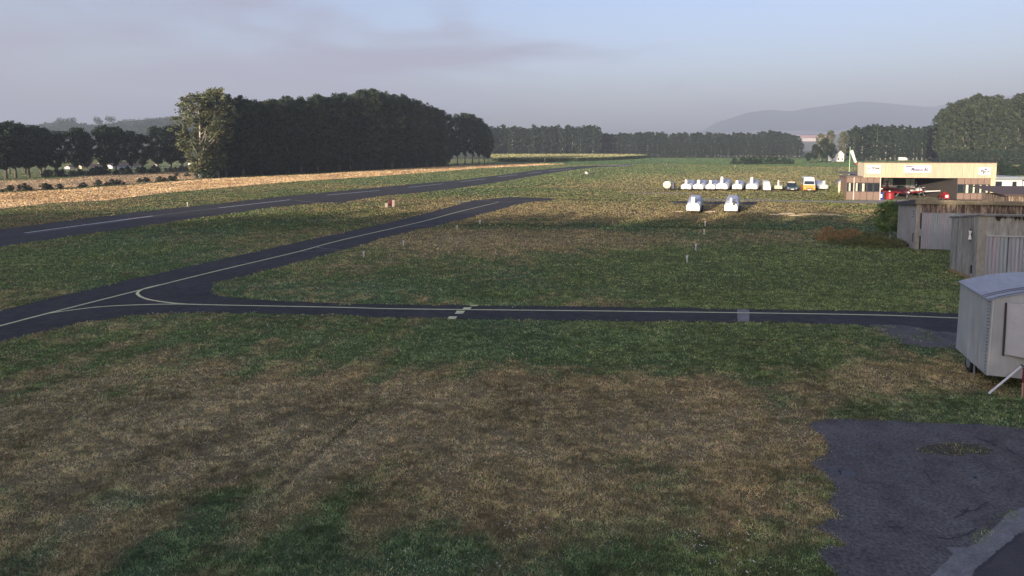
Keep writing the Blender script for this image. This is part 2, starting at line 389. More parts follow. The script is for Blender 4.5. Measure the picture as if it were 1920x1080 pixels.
ribbon('taxi_line', smooth_line(W([(936,379.5),(965,377.5),(1010,375)])), 0.14, 0.028, paint_f, taxi)
for (x, y, hw, hh) in [(847.5,597,8,2.6),(862,586.5,8,2.8),(875,579.5,7.5,2.1),(889,573.8,7,1.3)]:
    q = [G(x-hw-1.5, y+hh), G(x+hw-2, y+hh), G(x+hw+2, y-hh), G(x-hw+2.5, y-hh)]
    MB().poly([(a, b, 0.032) for a, b in q]).build('hold_marking', paint_y, taxi)
def quad_px(name, pts, z, m, parent):
    return MB().poly([(a, b, z) for a, b in W(pts)]).build(name, m, parent)
quad_px('concrete_patch', [(1383,603.5),(1405,605),(1405,580.5),(1382,580)], 0.020, concrete, taxi)
ribbon('taxi_line', W([(1380,587.3),(1407,587.6)]), 0.12, 0.030, paint_y, taxi)
for a, b, wd, m in [((47,437),(165,421),0.5,paint_w),((165,421.2),(287,405),0.5,paint_w),((47,439.5),(240,413.5),0.12,paint_f),((287,405),(410,390),0.22,paint_f),((410,390),(545,374.5),0.5,paint_w),
                 ((613,366),(712,357),0.5,paint_w),((766,351.5),(830,344.5),0.5,paint_w),((862,341),(910,335.5),0.55,paint_w),((934,331.8),(970,327.6),0.6,paint_w),((990,325.3),(1016,322.2),0.7,paint_w),((1030,320.6),(1072,316.2),0.8,paint_w)]:
    p0, p1 = G(*a), G(*b)
    ribbon('centre_line_dash', [(p0[0]+(p1[0]-p0[0])*t/6, p0[1]+(p1[1]-p0[1])*t/6) for t in range(7)], wd, 0.016, m, runway)
ribbon('turn_line', smooth_line(W([(553,375),(572,378),(600,380),(634,380.2)])), 0.2, 0.020, paint_f, runway)
for k in range(9):
    x0 = 1124 + k*6.6
    quad_px('threshold_bar', [(x0,310.9),(x0+4.6,310.8),(x0+8.6,309.6),(x0+4.2,309.7)], 0.020, paint_w, runway)
pale = mat('faded_marks', (0.42,0.40,0.27), 0.9, var=0.3, scale=2)
for x in (872, 862, 851):
    quad_px('faded_mark', [(x-5,378.8),(x+8,378.0),(x+11,376.8),(x-2,377.8)], 0.02, pale, taxi)
# old apron: pothole, repair strip, newer asphalt
soil = mat('pothole_soil', (0.06, 0.055, 0.035), 0.95, var=0.5, scale=3, c2=(0.075,0.055,0.035), bump=0.8)
sheet('broken_asphalt', dense(W([(1632,609),(1700,611),(1755,622),(1830,626),(1830,652),(1800,655),(1740,652),(1690,645),(1660,628)]), 0.2, 0.07), 0.022, asph_old, taxi)
sheet('pothole_soil', dense(POTHOLE, 0.08, 0.05), 0.016, soil, apron)
sheet('repair_strip', dense(W(zz([(1800,640),(1715,672),(1640,704),(1500,822),(1440,872),(1385,915),(1250,915),(1290,950),(1170,1080),(1080,1190),(1330,1190),(1420,1060),(1560,940),(1700,830),(1850,720)])), 0.15, 0.025), 0.016, concrete, apron)
sheet('newer_asphalt', dense(W(zz([(1330,1190),(1424,1060),(1564,940),(1704,830),(1854,720),(2300,600),(2300,1490),(1200,1490)])), 0.15, 0.03), 0.020, asph_new, apron)
crackm = mat('crack_filler', (0.050, 0.045, 0.045), 0.95)
dustm = mat('pale_dust', (0.105, 0.105, 0.115), 0.95, var=0.2, scale=4)
def crack(pts, wd, m=crackm, z=0.021):
    p = smooth_line(W(zz(pts)), 6); p = [(a+random.uniform(-.02, .02), b+random.uniform(-.02, .02)) for a, b in p]
    ribbon('crack', p, wd, z, m, apron)
for pts, wd in [([(1430,262),(1500,280),(1570,282)],.05),([(1485,278),(1530,292),(1540,310)],.06),([(1610,320),(1640,345),(1665,358)],.05),([(1120,455),(1150,500),(1190,540)],.04),
                ([(1430,800),(1360,840),(1300,836)],.035),([(1190,850),(1260,862),(1340,850)],.03),([(900,795),(960,790),(1000,800)],.03),([(1424,1062),(1500,1000),(1562,942),(1640,880),(1702,832)],.06),
                ([(1380,680),(1340,720),(1300,735)],.03),([(1500,640),(1420,690),(1330,700)],.03),([(700,500),(760,530),(840,520)],.02)]: crack(pts, wd)
for pts, wd in [([(740,290),(790,278),(835,290)],.05),([(1320,380),(1370,430),(1400,460),(1425,500)],.05),([(1385,460),(1405,495),(1435,490)],.07),([(1150,182),(1260,184),(1480,190)],.05),([(560,440),(620,470),(700,465)],.25),([(540,150),(700,152),(1000,165)],.06)]: crack(pts, wd, dustm, 0.019)
sandm = mat('pale_sand', (0.38, 0.32, 0.22), 0.95, var=0.25, scale=1.0)
SANDS = []
for (x, y, rx, ry) in [(1300+155,402.6,12,1.2),(1475,401.2,16,2.0),(1492,404.5,14,1.0),(1530,402,30,1.1),(1557,402.8,16,1.3),(1575,404.5,9,.5),(1272,397,8,.6),(1330,397.5,12,1.0)]:
    c = [(x+rx*math.cos(t)*random.uniform(.75, 1.1), y+ry*math.sin(t)*random.uniform(.6, 1.15)) for t in np.linspace(0, 2*math.pi, 18)[:-1]]
    SANDS.append(W(c)); tag(sheet('sand_patch', W(c), 0.010+random.random()*0.004, sandm), kind='structure')
tag(sheet('sand_strip', dense(W([(1180,361.6),(1252,361),(1300,361.2),(1300,362.5),(1252,362.9),(1180,363)]), 0.7, 0.2), 0.006, mat('sand_strip', (0.25,0.22,0.15), 0.95, var=0.3, scale=1)), kind='structure')

# ------------------------------------------------------------------ far hills and mountains
hillm = mat('mountain_forest', (0.028, 0.042, 0.045), 0.95, var=0.3, scale=0.004, c2=(0.05, 0.065, 0.055), fine=8)
def ridge(name, Y, depth, prof, m, z0=0, foot=1.0, nseg=140, rough=0.02, haze_foot=None):
    xs = np.array([XatY(p[0], Y) for p in prof]); hs = np.array([Zat(p[1], Y) for p in prof])
    X = np.linspace(xs[0], xs[-1], nseg); H = np.interp(X, xs, hs)
    H = np.maximum(H + (fbm(X*0.006*3000/Y, X*0+3)-0.5)*rough*(H.max()), -1)
    rows = [(-depth*foot, 0.0), (-depth*0.7*foot, 0.22), (-depth*0.45*foot, 0.48), (-depth*0.2*foot, 0.78), (0, 1.0), (depth*0.6, 0.5), (depth, 0.0)]
    v = []
    for dy, k in rows:
        wob = (fbm(X*0.004*3000/Y+dy, X*0+dy*0.01)-0.5)*0.25*(1 if 0 < k < 1 else 0)
        v.append(np.stack([X*(Y+dy*0.6)/Y, Y+dy+0*X, z0-0.5+np.maximum(0, H*(k+wob*k))], -1))
    v = np.concatenate(v); n = nseg; a = np.arange(len(rows)-1)[:, None]*n + np.arange(n-1)[None, :]
    f = np.stack([a, a+1, a+1+n, a+n], -1).reshape(-1, 4)
    return tag(link(np_mesh(name, v, f, m, smooth=True), name), kind='structure')
ridge('mountains', 6200, 1500, [(1180,274),(1260,262),(1315,246),(1340,230),(1400,211),(1440,206),(1480,209),(1510,203),(1560,196),(1610,190),(1650,193),(1700,198),(1745,201),(1790,190),(1850,182),(1920,178),(2100,170),(2500,200)], hillm, rough=0.015)
ridge('foothills', 3400, 600, [(1250,276),(1350,262),(1450,254),(1520,252),(1600,250),(1700,244),(1780,239),(1900,238),(2400,240)], mat('foothill_fields', (0.13,0.12,0.08), 0.95, var=0.3, scale=0.006, c2=(0.05,0.07,0.04), fine=5), rough=0.06)
ridge('wooded_hill', 1150, 260, [(-500,262),(-200,250),(60,243),(88,231),(130,228),(180,236),(240,226),(290,222),(340,220),(420,222),(520,232),(700,252),(850,270)], mat('hill_wood', (0.030,0.045,0.028), 0.95, var=0.5, scale=0.03, c2=(0.05,0.065,0.035)), rough=0.03)

# ------------------------------------------------------------------ trees
leaf_d = mat('leaf_dark', (0.022, 0.042, 0.026), 0.62, attr='col', trans=0.18, spec=0.25)
leaf_o = mat('leaf_olive', (0.100, 0.118, 0.058), 0.62, attr='col', trans=0.2, spec=0.25)
leaf_w = mat('leaf_deep_green', (0.034, 0.056, 0.030), 0.62, attr='col', trans=0.2, spec=0.25)
leaf_m = mat('leaf_mid', (0.044, 0.066, 0.037), 0.62, attr='col', trans=0.2, spec=0.25)
leaf_g = mat('leaf_green', (0.125, 0.205, 0.060), 0.6, attr='col', trans=0.2, spec=0.25)
leaf_r = mat('leaf_reddish', (0.33, 0.235, 0.115), 0.7, attr='col', trans=0.15, spec=0.15)
leaf_b = mat('leaf_brown_green', (0.17, 0.19, 0.085), 0.7, attr='col', trans=0.15, spec=0.15)
bark = mat('bark', (0.13, 0.11, 0.085), 0.9, var=0.3, scale=2, bump=0.5)
bark_p = mat('pale_bark', (0.34, 0.32, 0.27), 0.85, var=0.3, scale=2)
def leaves(centres, radii, per, size, seed, flat=0.75, zc=None):
    """leaf-sized faces in clumps around centres -> verts, faces, colours"""
    r = np.random.default_rng(seed); n = len(centres); k = n*per
    c = np.repeat(centres, per, 0); rr = np.repeat(radii, per)
    d = r.normal(size=(k, 3)); d /= np.linalg.norm(d, axis=1)[:, None]
    p = c + d*(rr*r.random(k)**0.45)[:, None]*np.array([1, 1, flat])
    nrm = d*0.7 + r.normal(size=(k, 3))*0.6 + np.array([0, 0, 0.25]); nrm /= np.linalg.norm(nrm, axis=1)[:, None]
    u = np.cross(nrm, r.normal(size=(k, 3))); u /= np.linalg.norm(u, axis=1)[:, None]; v = np.cross(nrm, u)
    s = (size*r.uniform(0.6, 1.3, k))[:, None]
    V = np.stack([p-u*s, p-v*s*0.62, p+u*s, p+v*s*0.62], 1).reshape(-1, 3)
    Fc = np.arange(k*4).reshape(-1, 4)
    shade = np.repeat(r.uniform(0.5, 1.5, n), per)*r.uniform(0.85, 1.15, k)
    yel = np.repeat(r.uniform(-0.10, 0.16, n), per)
    C = np.stack([shade*(1+yel), shade, shade*(1-yel*0.5)], -1); C = np.repeat(C, 4, 0)
    return V, Fc, C
def crown_mesh(name, m, kind, H, Rw, z0, nclump, per, size, seed):
    r = np.random.default_rng(seed); pts = []; rad_ = []
    lobes = [(r.uniform(0, 6.28), r.uniform(0.2, 1), r.uniform(0.12, 0.3)) for _ in range(9)]
    while len(pts) < nclump:
        t = r.random(); a = r.uniform(0, 2*math.pi)
        if kind == 'poplar':   prof = min(1, (t/0.18)**0.6) * (1-max(0, (t-0.55)/0.45)**2.0*0.62)
        elif kind == 'round':  prof = math.sqrt(max(0, 1-(2*t-1)**2))*0.9+0.1
        elif kind == 'spread': prof = min(1, 0.35+0.9*t) * math.sqrt(max(0.02, 1-max(0, (t-0.62)/0.38)**2))
        else:                  prof = math.sqrt(max(0.0, 1-t*t))
        lob = 1+sum(wv*math.cos(a-la)*math.exp(-((t-lt)/0.16)**2) for la, lt, wv in lobes)
        q = r.random()**0.42
        rr = Rw*prof*lob*q
        # gaps between the limbs
        if kind in ('spread', 'round') and math.sin(a*3+lobes[0][0]+t*5)*math.cos(t*11+lobes[1][0]) > 0.55: continue
        pts.append((rr*math.cos(a), rr*math.sin(a), z0+(H-z0)*t*0.97 + r.normal()*0.02*H)); rad_.append(Rw*r.uniform(0.13, 0.27))
    return np_mesh(name, *leaves(np.array(pts), np.array(rad_), per, size, seed+1)[:2], m, leaves(np.array(pts), np.array(rad_), per, size, seed+1)[2])
def trunk_mesh(name, m, H, r0, seed, limbs=7, zl=0.25, spread=0.16, lean=0.01):
    r = random.Random(seed); b = MB(); n = 7
    pts = [(r.uniform(-1, 1)*lean*H*t, r.uniform(-1, 1)*lean*H*t, H*t*0.93) for t in [k/n for k in range(n+1)]]
    b.tube(pts, [r0*(1-0.9*(k/n)**0.9)*(1.25 if k == 0 else 1) for k in range(n+1)], 7)
    for k in range(limbs):
        t = zl+(0.85-zl)*k/limbs; i = min(n-1, int(t*n)); p = Vector(pts[i]).lerp(Vector(pts[i+1]), t*n-i)
        a = r.uniform(0, 6.28); l = H*spread*r.uniform(0.7, 1.3)*(1.1-t*0.6); up = H*spread*r.uniform(0.9, 1.6)
        q = p+Vector((math.cos(a)*l*0.5, math.sin(a)*l*0.5, up*0.45)); e = p+Vector((math.cos(a)*l, math.sin(a)*l, up))
        b.tube([p, q, e], [r0*0.42*(1-t*.6), r0*0.26*(1-t*.6), r0*0.06], 5)
    return b.mesh(name, m, True)
PROTO = {}
def proto(kind, seeds, *a):
    PROTO[kind] = [a[0](s) for s in seeds]
# (crown mesh, trunk mesh, height)
proto('poplar', [1, 2, 3, 4], lambda s: (crown_mesh('crown', leaf_w if s in (2, 4) else leaf_d, 'poplar', 24, 3.7, 2.6, 470, 24, 0.27, s), trunk_mesh('trunk', bark, 24, 0.36, s), 24))
proto('far_poplar', [11, 12, 13], lambda s: (crown_mesh('crown', leaf_d, 'poplar', 24, 3.3, 2.4, 240, 18, 0.48, s), trunk_mesh('trunk', bark_p, 24, 0.34, s, 3), 24))
proto('olive_poplar', [21, 22], lambda s: (crown_mesh('crown', leaf_o, 'spread', 23, 4.7, 2.4, 370, 26, 0.27, s), trunk_mesh('trunk', bark_p, 23, 0.42, s, 13, 0.2, 0.22), 23))
proto('broadleaf', [31, 32, 33], lambda s: (crown_mesh('crown', leaf_d, 'round', 15, 4.3, 3.6, 300, 24, 0.26, s), trunk_mesh('trunk', bark, 15, 0.30, s, 8, 0.22, 0.2), 15))
proto('big_tree', [41, 42, 43], lambda s: (crown_mesh('crown', leaf_m, 'poplar', 28, 6.0, 2.5, 520, 22, 0.40, s), trunk_mesh('trunk', bark_p, 28, 0.5, s, 6), 28))
proto('bush', [51, 52, 53], lambda s: (crown_mesh('crown', leaf_d, 'dome', 2.0, 1.25, 0.0, 90, 22, 0.10, s), trunk_mesh('trunk', bark, 1.4, 0.06, s, 4, .1, .3), 2))
proto('reed', [61, 62], lambda s: (crown_mesh('crown', leaf_r, 'dome', 1.3, 0.9, 0.0, 110, 26, 0.045, s), trunk_mesh('trunk', bark, 1.0, 0.02, s, 4, .1, .3), 1.3))
proto('weed', [71, 72], lambda s: (crown_mesh('crown', leaf_b, 'dome', 1.2, 0.95, 0.0, 110, 26, 0.05, s), trunk_mesh('trunk', bark, 0.9, 0.02, s, 4, .1, .3), 1.2))
proto('young_tree', [81], lambda s: (crown_mesh('crown', leaf_g, 'round', 3.3, 1.45, 0.75, 210, 26, 0.075, s), trunk_mesh('trunk', bark_p, 2.6, 0.06, s, 9, .2, .25, 0.03), 3.3))
def tree(kind, name, X, Y, h, label, cat='tree', group=None, wid=1.0, z=0.0):
    c, t, H = random.choice(PROTO[kind]); s = h/H
    e = empty(name, (X, Y, z), random.uniform(0, 6.28), label, cat, group)
    e.scale = (s*wid, s*wid*random.uniform(.92, 1.08), s)
    link(c, 'crown', e); link(t, 'trunk', e)
    return e
ORD = 'first second third fourth fifth sixth seventh eighth ninth tenth eleventh twelfth thirteenth fourteenth fifteenth sixteenth seventeenth eighteenth nineteenth twentieth'.split()
def nth(k): return ORD[k] if k < 20 else ('twenty-' if k < 29 else 'thirtieth' if k == 29 else 'thirty-' if k < 39 else 'fortieth' if k == 39 else 'forty-') + ('' if k in (29, 39) else ORD[(k+1) % 10-1])
# the wood left of the runway: planted rows
A = np.array(G(392, 333.5)); B = np.array(G(842, 312))
dv = (B-A)/np.linalg.norm(B-A); nv = np.array([-dv[1], dv[0]])
LEN = np.linalg.norm(B-A)
def wood_h(X, Y):
    px, _ = P(X, Y); top = np.interp(px, [300,380,440,520,600,650,690,735,770,800,835,900], [182,176,182,184,181,173,168,171,184,198,209,215])
    return Zat(top, Y)
n = int(LEN/5.3)
for row in range(4):
    for k in range(n+1):
        if row == 0 and k == 0: continue
        q = A + dv*(k*LEN/n + random.uniform(-.8, .8) + (row % 2)*2.5) + nv*(row*6.5 + random.uniform(-.6, .6))
        if row > 0 and P(*q)[0] < 392: continue
        h = wood_h(*q) * random.uniform(0.95, 1.03)*(1 if row == 0 else 0.97)
        lab = ('tall dark poplar in the dense wood\'s front row, %s from the left' % nth(k) if row == 0 else 'tall dark poplar standing inside the dense wood left of the runway')
        tree('poplar', 'poplar_tree', q[0], q[1], h, lab, 'tree', 'front row of the dense wood' if row == 0 else 'inner rows of the dense wood', wid=random.uniform(.95, 1.15))
for (px, by, h, lab, wd) in [(377,334.5,22.0,'olive poplar with pale forked limbs at the dense wood\'s left end',1.35),(408,333,23.8,'sunlit olive poplar with a straight pale trunk, right one of the pair',1.05)]:
    x, y = G(px, by); tree('olive_poplar', 'poplar_tree', x, y, h, lab, wid=wd)
for k, (px, by, tp) in enumerate([(858,309.5,214),(872,309,213),(886,308.5,215),(898,308.2,222),(908,308,232),(915,307.8,246)]):
    x, y = G(px, by); tree('broadleaf', 'broadleaf_tree', x, y, Zat(tp, y), 'rounded tree closing the dense wood\'s right end, %s from the left' % nth(k), 'tree', 'rounded trees ending the wood', wid=0.62)
# undergrowth along the wood's foot
for k in range(100):
    q = A + dv*(LEN*(k % 50)/50 + random.uniform(-1, 1)) + nv*(random.uniform(0.3, 3) + (k//50)*random.uniform(6, 14))
    tree('bush', 'bush', q[0], q[1], random.uniform(1.8, 4.2)*(1 if P(*q)[0] > 385 else .5), 'dark undergrowth bush at the foot of the dense wood', 'bush', 'undergrowth along the dense wood', wid=random.uniform(1.0, 1.5))
x, y = G(389, 334.5); tree('bush', 'bush', x, y, 4.6, 'tall dark bush under the olive poplars at the wood\'s left corner', 'bush', wid=0.8)
# left row
for kq, (px, by, tp, wd) in enumerate([(-60,338,232,1.2),(-20,337,230,1.1),(12,336,231,1.1),(30,334,229,1.0),(55,334,233,1.0),(78,332,238,.95),(-30,327,236,1.1),(18,326,238,1.0),(48,325,240,1),(84,325,243,.9)]):
    x, y = G(px, by); tree('broadleaf', 'broadleaf_tree', x, y, Zat(tp, y), ('dark tree at the front of the solid left clump, %s from the left' % nth(kq)) if kq < 6 else 'dark tree at the back of the solid clump by the left edge', 'tree', 'solid clump of trees at the left edge', wid=wd)
for px, by, tp, wd, lab in [(108,331,245,.8,'slender tree first right of the solid clump at the left edge'),(146,329,240,.85,'round tree with a bare lower trunk, second right of the solid left clump'),(163,328,250,.7,'narrow tree squeezed in the middle of the left tree row'),
                        (197,326.5,236,.95,'broad tree, tallest in the middle of the row beyond the stubble'),(218,326,239,.9,'dense tree just right of the tallest one in the left row'),(247,324.5,246,.75,'smaller tree in the dip of the left tree row'),
                        (268,323.5,252,.75,'lowest tree of the left row with low hanging branches'),(297,323,238,.85,'upright tree, second from the wood in the left row'),(322,322,236,.9,'tall tree at the right end of the left row next to the olive poplars'),(343,321.5,240,.85,'half hidden tree behind the olive poplars at the row\'s end')]:
    x, y = G(px, by); tree('broadleaf', 'broadleaf_tree', x, y, Zat(tp, y), lab, 'tree', 'tree row beyond the stubble fields', wid=wd)
for k in range(30):
    px = 85+k*9+random.uniform(-4, 4); x, y = G(px, np.interp(px, [90,350], [331.5,321.5])+random.uniform(-1, 1)); tree('bush', 'bush', x, y, random.uniform(1, 2.6), 'shrub between the trunks of the left tree row', 'bush', 'shrubs under the left tree row')
# ditch bushes in the stubble
for k, (px, by, h) in enumerate([(4,361,.8),(19,358.5,1.5),(47,357,1.9),(57,357,1.0),(86,355.5,1.7),(93,355,1.3),(112,353.5,1.3),(150,351.5,.9),(157,350.5,1.3),(185,348.5,1.7),(200,347.5,1.1),(210,346.5,1.7),(220,346,1.5),(232,345.5,.8),(262,342.5,1.4),(273,341.5,1.6),(278,341.5,1.2),(300,340.5,1.7),(308,340,1.3),(320,339,1.7),(328,338.5,1.4)]):
    x, y = G(px, by); tree('bush', 'bush', x, y, h*.72, 'low dark bush in the ditch between the two stubble fields', 'bush', 'bushes along the ditch between stubble fields', wid=1.2)
# far lines
def line(kind, name, x0, x1, n, by, tops, lab, grp, wd=1.0, dy=6, cat='tree'):
    for k in range(n):
        px = x0+(x1-x0)*k/(n-1)+random.uniform(-.3, .3)*(x1-x0)/n; x, y = G(px, by+random.uniform(-.15, .15)); y += random.uniform(0, dy); x = XatY(px, y)
        tree(kind, name, x, y, Zat(np.interp(px, *tops), y)*random.uniform(.91, 1.05), lab+(', %s from the left' % nth(k) if dy == 6 and 'back rank' not in lab and 'deep' not in lab and cat == 'tree' and kind != 'bush' else ''), cat, grp, wid=wd*random.uniform(.72, 1.3))
line('far_poplar', 'poplar_tree', 914, 1119, 27, 293.2, ([914,1119],[237,236]), 'pale trunked poplar in the taller far line', 'taller far poplar line behind the corn', 1.3)
line('far_poplar', 'poplar_tree', 910, 1116, 20, 292.5, ([914,1119],[239,238]), 'poplar in the back rank of the taller far line behind the corn', 'back rank of the taller far poplar line', 1.5)
line('far_poplar', 'poplar_tree', 1126, 1492, 46, 292.2, ([1120,1200,1400,1450,1480,1496],[250,249,249,246,248,256]), 'hazy poplar in the lower far line', 'lower far poplar line', 1.5)
line('far_poplar', 'poplar_tree', 1122, 1488, 30, 291.6, ([1120,1200,1400,1450,1480,1496],[251,250,250,247,249,258]), 'hazy poplar in the back rank of the lower far line', 'back rank of the lower far poplar line', 1.7)
line('far_poplar', 'young_poplar', 1240, 1500, 34, 294.2, ([1240,1500],[268,264]), 'young poplar before the lower far line', 'young poplars before the lower far line', 1.5)
line('bush', 'bush', 1160, 1330, 16, 295.2, ([1160,1330],[288,285]), 'dark bush at the foot of the lower far poplar line', 'bushes before the lower far poplar line', 1.2, cat='bush')
line('bush', 'bush', 1378, 1480, 9, 308.0, ([1378,1400,1440,1480],[296,294,293.5,297]), 'dark round bush in the hedge across the green crop', 'hedge bushes across the green crop', 1.15, dy=3, cat='bush')
line('far_poplar', 'poplar_tree', 1598, 1755, 19, 301, ([1590,1620,1680,1755],[240,235,238,238]), 'pale trunked poplar in the line beyond the hangar', 'poplar line behind the hangar', 1.3)
line('far_poplar', 'poplar_tree', 1594, 1752, 13, 299.5, ([1590,1620,1680,1755],[241,236,239,239]), 'poplar in the back rank of the line behind the hangar', 'back rank of the line behind the hangar', 1.4)
line('big_tree', 'poplar_tree', 1766, 2010, 13, 307, ([1755,1770,1790,1830,1880,1920,2010],[215,196,188,180,178,178,180]), 'tall leafy poplar fronting the big right wood', 'front of the big wood at the right edge', 0.85)
line('big_tree', 'poplar_tree', 1772, 2010, 10, 304, ([1755,1770,1790,1830,1880,1920,2010],[212,197,188,182,181,181,182]), 'poplar deep in the big wood at the right edge', 'inside of the big wood at the right edge', 1.0)
line('bush', 'bush', 1760, 1960, 13, 309, ([1760,1960],[285,278]), 'tall undergrowth bush at the foot of the big right wood', 'undergrowth of the big right wood', 0.8, cat='bush')
for px, by, h, lab, kd, wd in [(1545,305.5,12.5,'dark round tree left of the white house','broadleaf',.85),(1528,306,9.5,'smaller dark tree at the left of the clump by the white house','broadleaf',.8),(1515,306,5.5,'low dark shrub-like tree at the far left of the clump by the house','broadleaf',.9),(1560,304,10.5,'dark tree close against the white house','broadleaf',.7)]:
    x, y = G(px, by); tree(kd, 'broadleaf_tree', x, y, h, lab, 'tree', wid=wd)
for px, by, tp, lab in [(1538,301.5,250,'brownish tree behind the dark round tree, leftmost of three'),(1556,301,244,'tallest brownish tree above the white house, middle of three'),(1580,301,246,'brownish tree right of the white house, behind the windsock')]:
    x, y = G(px, by); tree('olive_poplar', 'broadleaf_tree', x, y, Zat(tp, y), lab, 'tree', wid=.9)
for k in range(16):
    px = 1850+k*9+random.uniform(-4, 4); by = random.choice([329, 325, 320]); x, y = G(px, by); tree('bush', 'bush', x, y, random.uniform(2.0, 3.8), 'light green willow bush on the bank behind the white building', 'bush', 'willow bushes on the bank behind the white building', wid=1.2)
for px, by, h, grp in [(1606,302,2.2,0),(1616,302,2.6,0),(1632,301.5,1.8,0),(1640,301.5,1.8,0),(1665,302,1.6,0),(1674,302,1.6,0)]:
    x, y = G(px, by); tree('bush', 'bush', x, y, h, 'dark bush on the dry bank above the hangar roof', 'bush', 'bushes on the dry bank above the hangar', wid=1.5)
tag(sheet('dry_bank', W([(1600,305.5),(1760,307),(1960,333),(1960,322),(1760,298),(1600,298.5)]), 0.012, mat('dry_bank', (0.20,0.15,0.085), 0.95, var=0.3, scale=0.1, c2=(0.12,0.11,0.05))), kind='structure')
# by the shed
x, y = G(1668, 449); tree('young_tree', 'young_tree', x, y, 3.35, 'small bright green tree beside the long wooden shed', 'tree', wid=.95)
for k, (px, by, h) in enumerate([(1545,452,1.15),(1556,449,1.35),(1567,452,1.1),(1578,449,1.0),(1590,447,1.1),(1603,446,1.0)]):
    x, y = G(px, by); tree('reed', 'dry_shrub', x, y, h*.88, 'reddish brown dry shrub left of the small green tree', 'shrub', 'reddish dry shrubs near the shed')
for k, (px, by, h) in enumerate([(1560,458,.7),(1582,460,.75),(1600,460,.9),(1618,460,1.1),(1636,462,1.15),(1654,463,1.1),(1672,464,1.0),(1625,452,1.1),(1645,454,1.2),(1686,464,.9)]):
    x, y = G(px, by); tree('weed', 'weed_shrub', x, y, h*.75, 'greenish brown weed thicket under the small green tree', 'shrub', 'weed thicket under the small tree')
for k, (px, by, h) in enumerate([(1566,368,1.3),(1573,371,1.2),(1580,373,1.0),(1562,374,.8)]):
    x, y = G(px, by); tree('weed', 'weed_shrub', x, y, h*1.3, 'yellowish weed bush beside the beige outbuilding', 'shrub', 'weeds by the beige outbuilding', wid=1.1)
# unseen trees added behind the camera, on the sun's side, to shade the foreground
for k in range(60):
    X = -185+(k//2)*8.2+(k % 2)*4+random.uniform(-1.5, 1.5); Y = -36-(k % 2)*9+random.uniform(-2, 2)
    tree('big_tree', 'poplar_tree', X, Y, random.uniform(17.2, 18.2)+(k % 2)*1.3, 'unseen poplar added behind the camera to shade the foreground', 'tree', 'unseen poplars added behind the camera for shade', wid=1.35)
# leafy mass on the left hill
hx = []
for k in range(520):
    px = random.uniform(60, 420); Y = 1150-random.uniform(0, 200)
    top = np.interp(px, [60,88,130,180,240,290,340,420], [243,233,229,236,227,223,221,223])
    hx.append((XatY(px, Y), Y, Zat(top, 1150)*(1-(1150-Y)/420)*random.uniform(.97, 1.0)))
for px, tp in [(118,221),(130,219),(142,222),(185,219),(189,222),(206,217),(212,218),(300,218),(322,217)]:
    for q in range(3): hx.append((XatY(px+random.uniform(-3, 3), 1145), 1145, Zat(tp+3, 1145)-random.uniform(0, 5)))
hx = np.array(hx); V, Fc, Cc = leaves(hx, np.full(len(hx), 7.0), 34, 1.5, 99, 0.8)
tag(link(np_mesh('hillside_wood', V, Fc, leaf_d, Cc), 'hillside_wood'), 'hazy far-off wood covering the low hill above the left tree row', 'wood', kind='stuff')

# ------------------------------------------------------------------ corn field (standing crop) beyond the runway's end
K = W([(925,303.6),(1000,304.0),(1080,303.2),(1150,300.5),(1212,296.6),(1190,294.0),(1060,293.6),(915,294)])
kk = dense(K, 6); n0 = 9000
xs = np.array([p[0] for p in K]); ys = np.array([p[1] for p in K])
qx = rng.uniform(xs.min(), xs.max(), 30000); qy = rng.uniform(ys.min(), ys.max(), 30000); ins = inpoly(qx, qy, K); qx, qy = qx[ins], qy[ins]
ex = []; 
for a, b in zip(K[:5], K[1:5]):
    m_ = int(math.hypot(b[0]-a[0], b[1]-a[1])*14)
    for k in range(m_): t = random.random(); q = random.random()*1.6; ex.append((a[0]+(b[0]-a[0])*t+random.uniform(-.3,.3), a[1]+(b[1]-a[1])*t+q))
qx = np.concatenate([qx, [p[0] for p in ex]]); qy = np.concatenate([qy, [p[1] for p in ex]])
cz = rng.uniform(0.3, 2.2, len(qx)); cz[:int(ins.sum())] = rng.uniform(1.7, 2.3, int(ins.sum()))
V, Fc, Cc = leaves(np.stack([qx, qy, cz], -1), np.full(len(qx), 0.5), 3, 0.42, 5)
topm = np.clip((V[:, 2]-2.05)/0.4, 0, 1)[:, None]                       # straw-coloured tassels on top of green stalks
Cc = Cc*(np.array([0.055, 0.10, 0.035])*(1-topm) + np.array([0.36, 0.36, 0.17])*topm)
corn = link(np_mesh('corn_field', V, Fc, mat('corn_leaf', (1, 1, 1), 0.7, attr='col', trans=0.1, spec=0.2), Cc), 'corn_field')
tag(corn, 'standing corn field with pale tops in front of the far poplar line', 'corn field', kind='stuff')
sheet('corn_undersheet', K, 1.75, mat('corn_mass', (0.22, 0.23, 0.10), 0.9, var=0.3, scale=0.5), corn)

